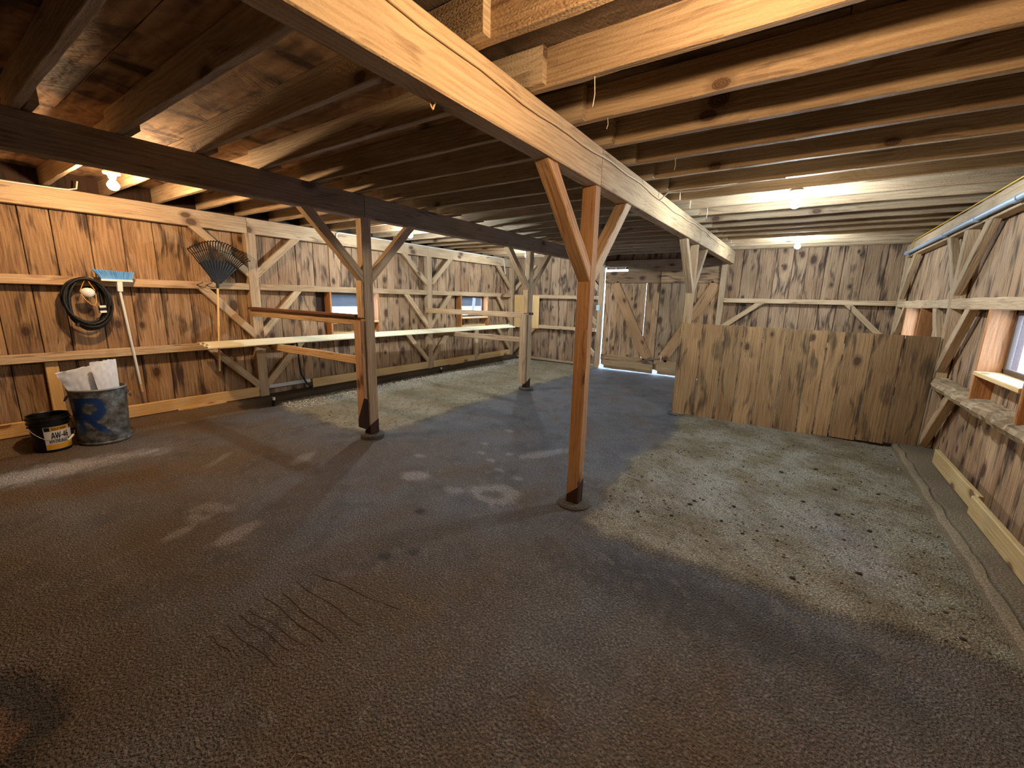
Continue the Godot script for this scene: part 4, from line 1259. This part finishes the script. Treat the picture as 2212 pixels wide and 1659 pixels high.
func make_containers() -> void:
	# plastic oil bucket
	var at := P(-6.085, 0.004, 0.745)
	var b := thing("bucket", at, "black plastic bucket with a yellow and white oil label beside the trash can", "bucket")
	lathe("body", v2([0.001, 0.004, 0.125, 0.004, 0.130, 0.010, 0.130, 0.010, 0.143, 0.275, 0.143, 0.275, 0.156, 0.277, 0.157, 0.290, 0.145, 0.293, 0.145, 0.318, 0.158, 0.320, 0.159, 0.332, 0.147, 0.336, 0.148, 0.352, 0.152, 0.360, 0.146, 0.362, 0.141, 0.355, 0.128, 0.014, 0.001, 0.012]), M.black, b, at, 40)
	var eye := atan2(0.745, 6.085)               # towards the aisle; the label is turned to the right of it
	var red := func(y: float) -> float: return 0.130 + 0.013 * y / 0.275 + 0.0012
	var a0 := eye + 0.37
	var a1 := eye - 1.33
	patch_round(b, "label", a0, a1, 0.022, 0.255, red.call(0.022), red.call(0.255), at, M.white_paint)
	patch_round(b, "label_band", a0 - 0.03, a1 + 0.03, 0.026, 0.076, red.call(0.026) + 0.0006, red.call(0.076) + 0.0006, at, M.yellow)
	patch_round(b, "label_band", a0 - 0.34, a1 + 0.30, 0.212, 0.251, red.call(0.212) + 0.0006, red.call(0.251) + 0.0006, at, M.yellow)
	patch_round(b, "label_block", a0 - 0.05, a0 - 0.32, 0.212, 0.251, red.call(0.212) + 0.0006, red.call(0.251) + 0.0006, at, M.black)
	patch_round(b, "label_block", a1 + 0.28, a1 + 0.05, 0.212, 0.251, red.call(0.212) + 0.0006, red.call(0.251) + 0.0006, at, M.black)
	text_round(b, "lettering", "AW-46", 0.062, 0.166, eye - 0.44, 0.47, red.call(0.2) + 0.0012, at, M.black_matte)
	text_round(b, "lettering", "HYDRAULIC", 0.034, 0.108, eye - 0.46, 0.60, red.call(0.13) + 0.0012, at, M.black_matte)
	text_round(b, "lettering", "GOLD BAND", 0.022, 0.2315, eye - 0.43, 0.40, red.call(0.245) + 0.0016, at, M.dark)
	# wire bail hanging in front, with its white grip
	var pts := []
	for i in 21:
		var t := PI * i / 20.0
		var l := Vector3(0.165 * cos(t), 0.262 - 0.165 * sin(t), 0.172 * sin(t))
		pts.append(at + l.rotated(Vector3.UP, -(eye - 0.45) + PI / 2))
	tube("bail", pts, 0.003, M.steel, b, 6)
	tube("grip", [pts[6] + Vector3(0, 0.004, 0), pts[8], pts[9] + Vector3(0, 0.003, 0)], 0.010, M.porcelain, b, 8)
	for i in [0, 20]:
		var q: Vector3 = pts[i]
		tube("bail_ear", [q, at + (q - at) * Vector3(0.85, 1, 0.85)], 0.012, M.black, b, 8)
	# galvanised can
	var ca := P(-6.045, 0.004, 1.13)
	var c := thing("trash_can", ca, "dented galvanised trash can with a blue letter R holding paper sacks", "trash can")
	var zinc := std(Color.WHITE, 0.55, {"albedo_texture": can_sheet(), "metallic": 0.45})
	var st := st_new()
	lathe_into(st, v2([0.200, 0.0, 0.207, 0.006, 0.207, 0.020, 0.201, 0.026, 0.201, 0.026, 0.226, 0.575]), 48)
	var body := put("body", done(st), zinc, c, Transform3D(Basis(Vector3.UP, 3.23), ca))
	body.set_meta("label", "galvanised side with a blue painted letter R")
	lathe("rim", v2([0.222, 0.566, 0.233, 0.570, 0.236, 0.578, 0.232, 0.586, 0.222, 0.588, 0.216, 0.582, 0.192, 0.03, 0.001, 0.028]), std(Color(0.55, 0.56, 0.57), 0.5, {"metallic": 0.6}), c, ca, 48)
	for s in [0.42, 0.42 + PI]:
		var dir := Vector3(cos(s), 0, sin(s)).rotated(Vector3.UP, 1.62)
		var sd := dir.cross(Vector3.UP)
		var base := ca + dir * 0.222
		st = st_new()
		tube_into(st, [base + Vector3.UP * 0.50 + sd * 0.045 - ca, base + Vector3.UP * 0.50 + dir * 0.02 + sd * 0.045 - ca, base + Vector3.UP * 0.465 + dir * 0.032 + sd * 0.035 - ca, base + Vector3.UP * 0.465 + dir * 0.032 - sd * 0.035 - ca, base + Vector3.UP * 0.50 + dir * 0.02 - sd * 0.045 - ca, base + Vector3.UP * 0.50 - sd * 0.045 - ca], 0.006, 6)
		tube_into(st, [base + Vector3.UP * 0.51 - sd * 0.055 + dir * 0.004 - ca, base + Vector3.UP * 0.51 + sd * 0.055 + dir * 0.004 - ca], 0.011, 8)
		put("handle", done(st), M.steel, c, Transform3D(Basis.IDENTITY, ca))
	# paper sacks standing in the can
	var out := Vector3(0.98, 0.1, -0.15).normalized()
	var s1 := thing("paper_sack", P(-6.0, 0.40, 1.0), "creamy white paper sack leaning out of the trash can to the left", "paper sack")
	sack(s1, "sack_body", P(-6.02, 0.38, 0.98), P(-6.06, 0.40, 1.22), P(-6.02, 0.828, 1.16), P(-5.96, 0.775, 0.835), 0.045, out, 5)
	var s2 := thing("paper_sack", P(-5.97, 0.42, 1.2), "white paper sack standing upright at the right side of the trash can", "paper sack")
	sack(s2, "sack_body", P(-5.93, 0.40, 1.13), P(-6.0, 0.40, 1.29), P(-5.97, 0.875, 1.295), P(-5.905, 0.862, 1.075), 0.022, out, 12)

# ------------------------------------------------------------------ small things
func scatter(called: String, label: String, category: String, mesh: Mesh, mat: Material, spots: Array) -> void:
	var mm := MultiMesh.new()
	mm.transform_format = MultiMesh.TRANSFORM_3D
	mm.use_colors = true
	mm.mesh = mesh
	mm.instance_count = spots.size()
	for i in spots.size():
		mm.set_instance_transform(i, spots[i][0])
		mm.set_instance_color(i, spots[i][1])
	var o := MultiMeshInstance3D.new()
	o.name = called
	o.multimesh = mm
	o.material_override = mat
	add_child(o, true)
	tag(o, label, category, "", "stuff")

func lump(s: int, flat: float) -> ArrayMesh:
	var r := RandomNumberGenerator.new()
	r.seed = s
	var st := st_new()
	var g := []
	for j in 5:
		for i in 7:
			var a := PI * j / 4.0
			var b := TAU * (i % 7) / 7.0
			var k := r.randf_range(0.78, 1.12)
			g.append(Vector3(sin(a) * cos(b) * k, cos(a) * flat * k, sin(a) * sin(b) * k))
	for j in 4:
		for i in 7:
			var q := [g[j * 7 + i], g[j * 7 + (i + 1) % 7], g[(j + 1) * 7 + (i + 1) % 7], g[(j + 1) * 7 + i]]
			for t in [[0, 1, 2], [0, 2, 3]]:
				var p0: Vector3 = q[t[0]]
				var p1: Vector3 = q[t[1]]
				var p2: Vector3 = q[t[2]]
				if (p1 - p0).cross(p2 - p0).length() < 1e-7:
					continue
				if (p1 - p0).cross(p2 - p0).dot(p0 + p1 + p2) > 0:
					var sw := p1
					p1 = p2
					p2 = sw
				for p in [p0, p1, p2]:
					vert(st, p, p.normalized(), Vector2.ZERO)
	return st.commit()

func ground_y(x: float, d: float) -> float:
	return floor_look(x, d)[1]

func make_small() -> void:
	var r := RandomNumberGenerator.new()
	r.seed = 515
	# dung crumbs on both stalls
	var spots := []
	while spots.size() < 2200:
		var left := r.randf() < 0.3
		var x := r.randf_range(-6.1, -4.0) if left else r.randf_range(-1.2, 1.0)
		var d := r.randf_range(3.0, 9.2) if left else r.randf_range(2.66, 6.1)
		if dirt_at(x, d) < 0.6 or r.randf() > 0.35 + 1.6 * maxf(n_b.get_noise_2d(x * 1.3, d * 1.3 + 9.0), 0.0):
			continue
		var k := r.randf_range(0.002, 0.006) * (1.0 if r.randf() < 0.92 else 1.8)
		var c := lin(70, 58, 42).lerp(lin(112, 92, 62), r.randf()) if r.randf() < 0.85 else lin(170, 160, 140)
		spots.append([Transform3D(Basis(Vector3.UP, r.randf() * TAU).scaled(Vector3(k * 1.5, k, k)), P(x, ground_y(x, d) + k * 0.25, d)), c])
	scatter("dung_crumbs", "small dark crumbs of dung scattered over the pale stall floors", "debris", lump(3, 0.6), M.crumb, spots)
	# chalky gravel along the left ledge
	spots = []
	while spots.size() < 2600:
		var d := r.randf_range(3.0, 9.3)
		var x := -5.95 + 0.16 * n_a.get_noise_2d(d, 2.0) + r.randfn(0.0, 0.14)
		if x < -6.2 or x > -5.3 or dirt_at(x, d) < 0.5:
			continue
		var k := r.randf_range(0.004, 0.012)
		var c := lin(224, 222, 214).lerp(lin(150, 142, 124), r.randf())
		spots.append([Transform3D(Basis(Vector3(r.randf(), r.randf(), r.randf()).normalized(), r.randf() * TAU).scaled(Vector3(k, k, k)), P(x, ground_y(x, d) + k * 0.3, d)), c])
	scatter("lime_gravel", "whitish gravel strewn along the ledge of the left stall", "gravel", lump(8, 0.8), M.crumb, spots)
	# straw
	var st := st_new()
	box_into(st, Vector3(-0.5, -0.5, -0.5), Vector3(0.5, 0.5, 0.5))
	spots = []
	for i in 170:
		var right := r.randf() < 0.6
		var x := r.randf_range(-1.1, 1.0) if right else r.randf_range(-3.6, 0.6)
		var d := r.randf_range(2.2, 6.1) if right else r.randf_range(0.4, 3.4)
		var l := r.randf_range(0.015, 0.06)
		spots.append([Transform3D(Basis(Vector3.UP, r.randf() * TAU) * Basis.from_scale(Vector3(l, 0.0014, 0.0018)), P(x, ground_y(x, d) + 0.003, d)), lin(164, 142, 100).lerp(lin(112, 94, 64), r.randf())])
	scatter("straw_bits", "loose bits of straw lying over the barn floor", "straw", done(st), M.crumb, spots)
	# added stubs whitened like daylight holes, and a hanging cable at the left wall
	for q in [[-6.09, 2.93, "black stub with white end imitating a daylight hole at the foot of the nearer left wall post"], [-6.16, 6.42, "black stub with white end imitating a daylight hole at the foot of the farther left wall post"]]:
		var stub := thing("daylight_hole_stub", P(q[0], 0.0, q[1]), q[2], "pipe")
		tube("stub", [P(q[0] - 0.03, -0.02, q[1]), P(q[0], 0.10, q[1])], 0.022, M.black, stub, 10)
		tube("daylight_end", [P(q[0], 0.10, q[1]), P(q[0] + 0.006, 0.135, q[1])], 0.019, M.white_paint, stub, 10)
	tag(tube("cable", [P(-6.40, 0.86, 3.50), P(-6.39, 0.55, 3.51), P(-6.40, 0.36, 3.53), P(-6.36, 0.22, 3.58), P(-6.33, 0.12, 3.66)], 0.014, M.black_matte, self), "dark cable hanging down the left wall behind the orange lower rail", "cable")
	# larger clods that can be told apart
	var meshes := [lump(21, 0.55), lump(22, 0.5), lump(23, 0.65)]
	var n := 0
	for q in [[0.023, 4.628, 0.028], [0.484, 3.075, 0.026], [-0.532, 3.474, 0.022], [0.43, 4.451, 0.026], [0.736, 4.572, 0.022], [-0.548, 3.384, 0.024], [-0.254, 3.557, 0.020], [0.20, 4.0, 0.022], [0.42, 3.9, 0.026], [0.60, 3.75, 0.024], [-0.3, 3.25, 0.018], [-0.62, 3.1, 0.018], [0.3, 4.9, 0.026], [-0.85, 3.02, 0.020], [0.15, 2.78, 0.02], [0.85, 2.72, 0.02]]:
		var o := put("dirt_clod", meshes[n % 3], std(Color.WHITE, 0.95, {"albedo_color": Color(0.28, 0.26, 0.25)}) if not M.has("clod") else M.clod, self, Transform3D(Basis(Vector3.UP, n * 1.7).scaled(Vector3(q[2] * 0.85, q[2] * 0.6, q[2] * 0.65)), P(q[0], ground_y(q[0], q[1]) + q[2] * 0.25, q[1])))
		M.clod = o.material_override
		tag(o, "dark dried clod lying on the pale dirt of the right stall", "clod", "dark clods on the right stall floor")
		n += 1
	# scraper marks in the muck before the camera
	st = st_new()
	for q in [[-2.158, 1.175, -1.534, 1.267], [-2.173, 1.076, -1.593, 1.089], [-2.138, 0.978, -1.585, 0.972], [-2.176, 0.912, -1.661, 0.917], [-2.151, 0.82, -1.699, 0.861], [-2.13, 0.70, -1.695, 0.73], [-2.123, 0.629, -1.945, 0.642], [-2.139, 0.776, -1.737, 0.805]]:
		var ridge := []
		for i in 9:
			var t := i / 8.0
			var x := lerpf(q[0], q[2], t)
			var d := lerpf(q[1], q[3], t) + 0.006 * sin(t * 9.0 + q[1] * 20.0)
			ridge.append(P(x, ground_y(x, d) - 0.0015, d))
		tube_into(st, ridge, 0.0045, 6, lin(98, 82, 62))
	var marks := put("scrape_ridges", done(st), M.floor)
	tag(marks, "parallel scraper ridges in the brown muck of the near floor", "scrape marks", "", "stuff")
	# chain hanging on the far wall
	st = st_new()
	for i in 11:
		var ring := []
		for k in 10:
			var a := TAU * k / 10.0
			var p := Vector3(0.010 * cos(a), 0.017 * sin(a), 0)
			if i % 2:
				p = Vector3(0, p.y, p.x)
			ring.append(p + Vector3(0.004 * sin(i * 1.3), -0.027 * i, 0))
		tube_into(st, ring, 0.0032, 5, Color.WHITE, true)
	var ch := put("chain", done(st), M.black_matte, self, Transform3D(Basis.IDENTITY, P(0.665, 1.585, 9.44)))
	tag(ch, "short rusty chain hanging from a brace on the far wall right of the doors", "chain")
	# cobweb strands and splinters under beam and joists
	for q in [[-0.93, 2.608, 1.99, 0.13, "longest pale cobweb strand hanging from the second joist right of the lit beam"], [-1.05, 2.608, 2.445, 0.06, "short cobweb strand on the third joist right of the lit beam"], [-0.9, 2.608, 3.347, 0.08, "cobweb strand on the joist over the corner post of the right stall"], [-1.0, 2.608, 5.153, 0.11, "cobweb strand on a far joist beside the lit right beam"]]:
		var o := tube("cobweb_strand", [P(q[0], q[1], q[2]), P(q[0] + 0.004, q[1] - q[3] * 0.6, q[2] + 0.003), P(q[0] - 0.002, q[1] - q[3], q[2])], 0.0022, M.cable_white, self, 5)
		tag(o, q[4], "cobweb", "cobweb strands under the joists")
	var chip := thing("wood_splinter", P(-1.34, 2.365, 1.36), "bent pale splinter hanging from the underside of the lit right beam", "splinter")
	tube("sliver", [P(-1.345, 2.366, 1.35), P(-1.34, 2.345, 1.355), P(-1.335, 2.335, 1.36)], 0.004, M.fresh, chip, 5)
	tube("sliver", [P(-1.333, 2.366, 1.375), P(-1.335, 2.35, 1.365), P(-1.335, 2.335, 1.36)], 0.004, M.fresh, chip, 5)

# ------------------------------------------------------------------ outdoors, as the windows show it
func make_outside() -> void:
	var st := st_new()
	box_into(st, Vector3(-140, -0.6, -120), Vector3(140, -0.35, 60), 0.1)
	tag(put("ground_outside", done(st), M.snow), "snow covered field outside the windows", "snow", "", "structure")
	st = st_new()
	for i in 40:
		for j in 8:
			var q := []
			for e in [[i, j], [i, j + 1], [i + 1, j + 1], [i + 1, j]]:
				var d: float = -40.0 + e[0] * 4.0
				var t: float = e[1] / 8.0
				q.append(P(-62.0 - 30.0 * t, -0.4 + 15.0 * t * t * (3 - 2 * t) * (1.0 + 0.25 * n_a.get_noise_2d(d * 0.1, t * 3.0)), d))
			var nn: Vector3 = (q[2] - q[0]).cross(q[1] - q[0]).normalized()
			if nn.y < 0:
				nn = -nn
			quad(st, q[0], q[3], q[2], q[1], nn, Vector2.ZERO, Vector2.RIGHT, Vector2.ONE, Vector2.DOWN, lin(206, 222, 240))
	tag(put("hill_outside", done(st), M.crumb), "hazy wooded hillside beyond the snow seen through the left windows", "hill", "", "structure")
	var r := RandomNumberGenerator.new()
	r.seed = 77
	for k in 3:
		var q: Array = [[-14.5, 16.8, 0.13, 6.0, "bare tree trunk outside the far left window"], [-15.2, 18.2, 0.10, 5.5, "slim leaning bare tree beside the trunk outside the far left window"], [-34.0, 21.0, 0.2, 8.0, "bare tree at the edge of the field outside the nearer left window"]][k]
		var t := thing("bare_tree", P(q[0], -0.36, q[1]), q[4], "tree")
		var top := P(q[0] + 0.5 * (k - 1), q[3], q[1] + 0.9 * (1 if k == 1 else -1))
		tube("trunk", [t.position - Vector3(0, 0.1, 0), t.position.lerp(top, 0.5) + Vector3(0.1, 0, 0.1), top], q[2], M.bark, t, 10, false, q[2] * 0.4)
		for i in 7:
			var f: float = r.randf_range(0.3, 0.95)
			var p: Vector3 = t.position.lerp(top, f)
			var dir := Vector3(r.randf_range(-1, 1), r.randf_range(0.5, 1.3), r.randf_range(-1, 1)).normalized()
			tube("branch", [p, p + dir * 0.8, p + dir * 1.6 + Vector3.UP * 0.3], q[2] * 0.35, M.bark, t, 6, false, 0.01)
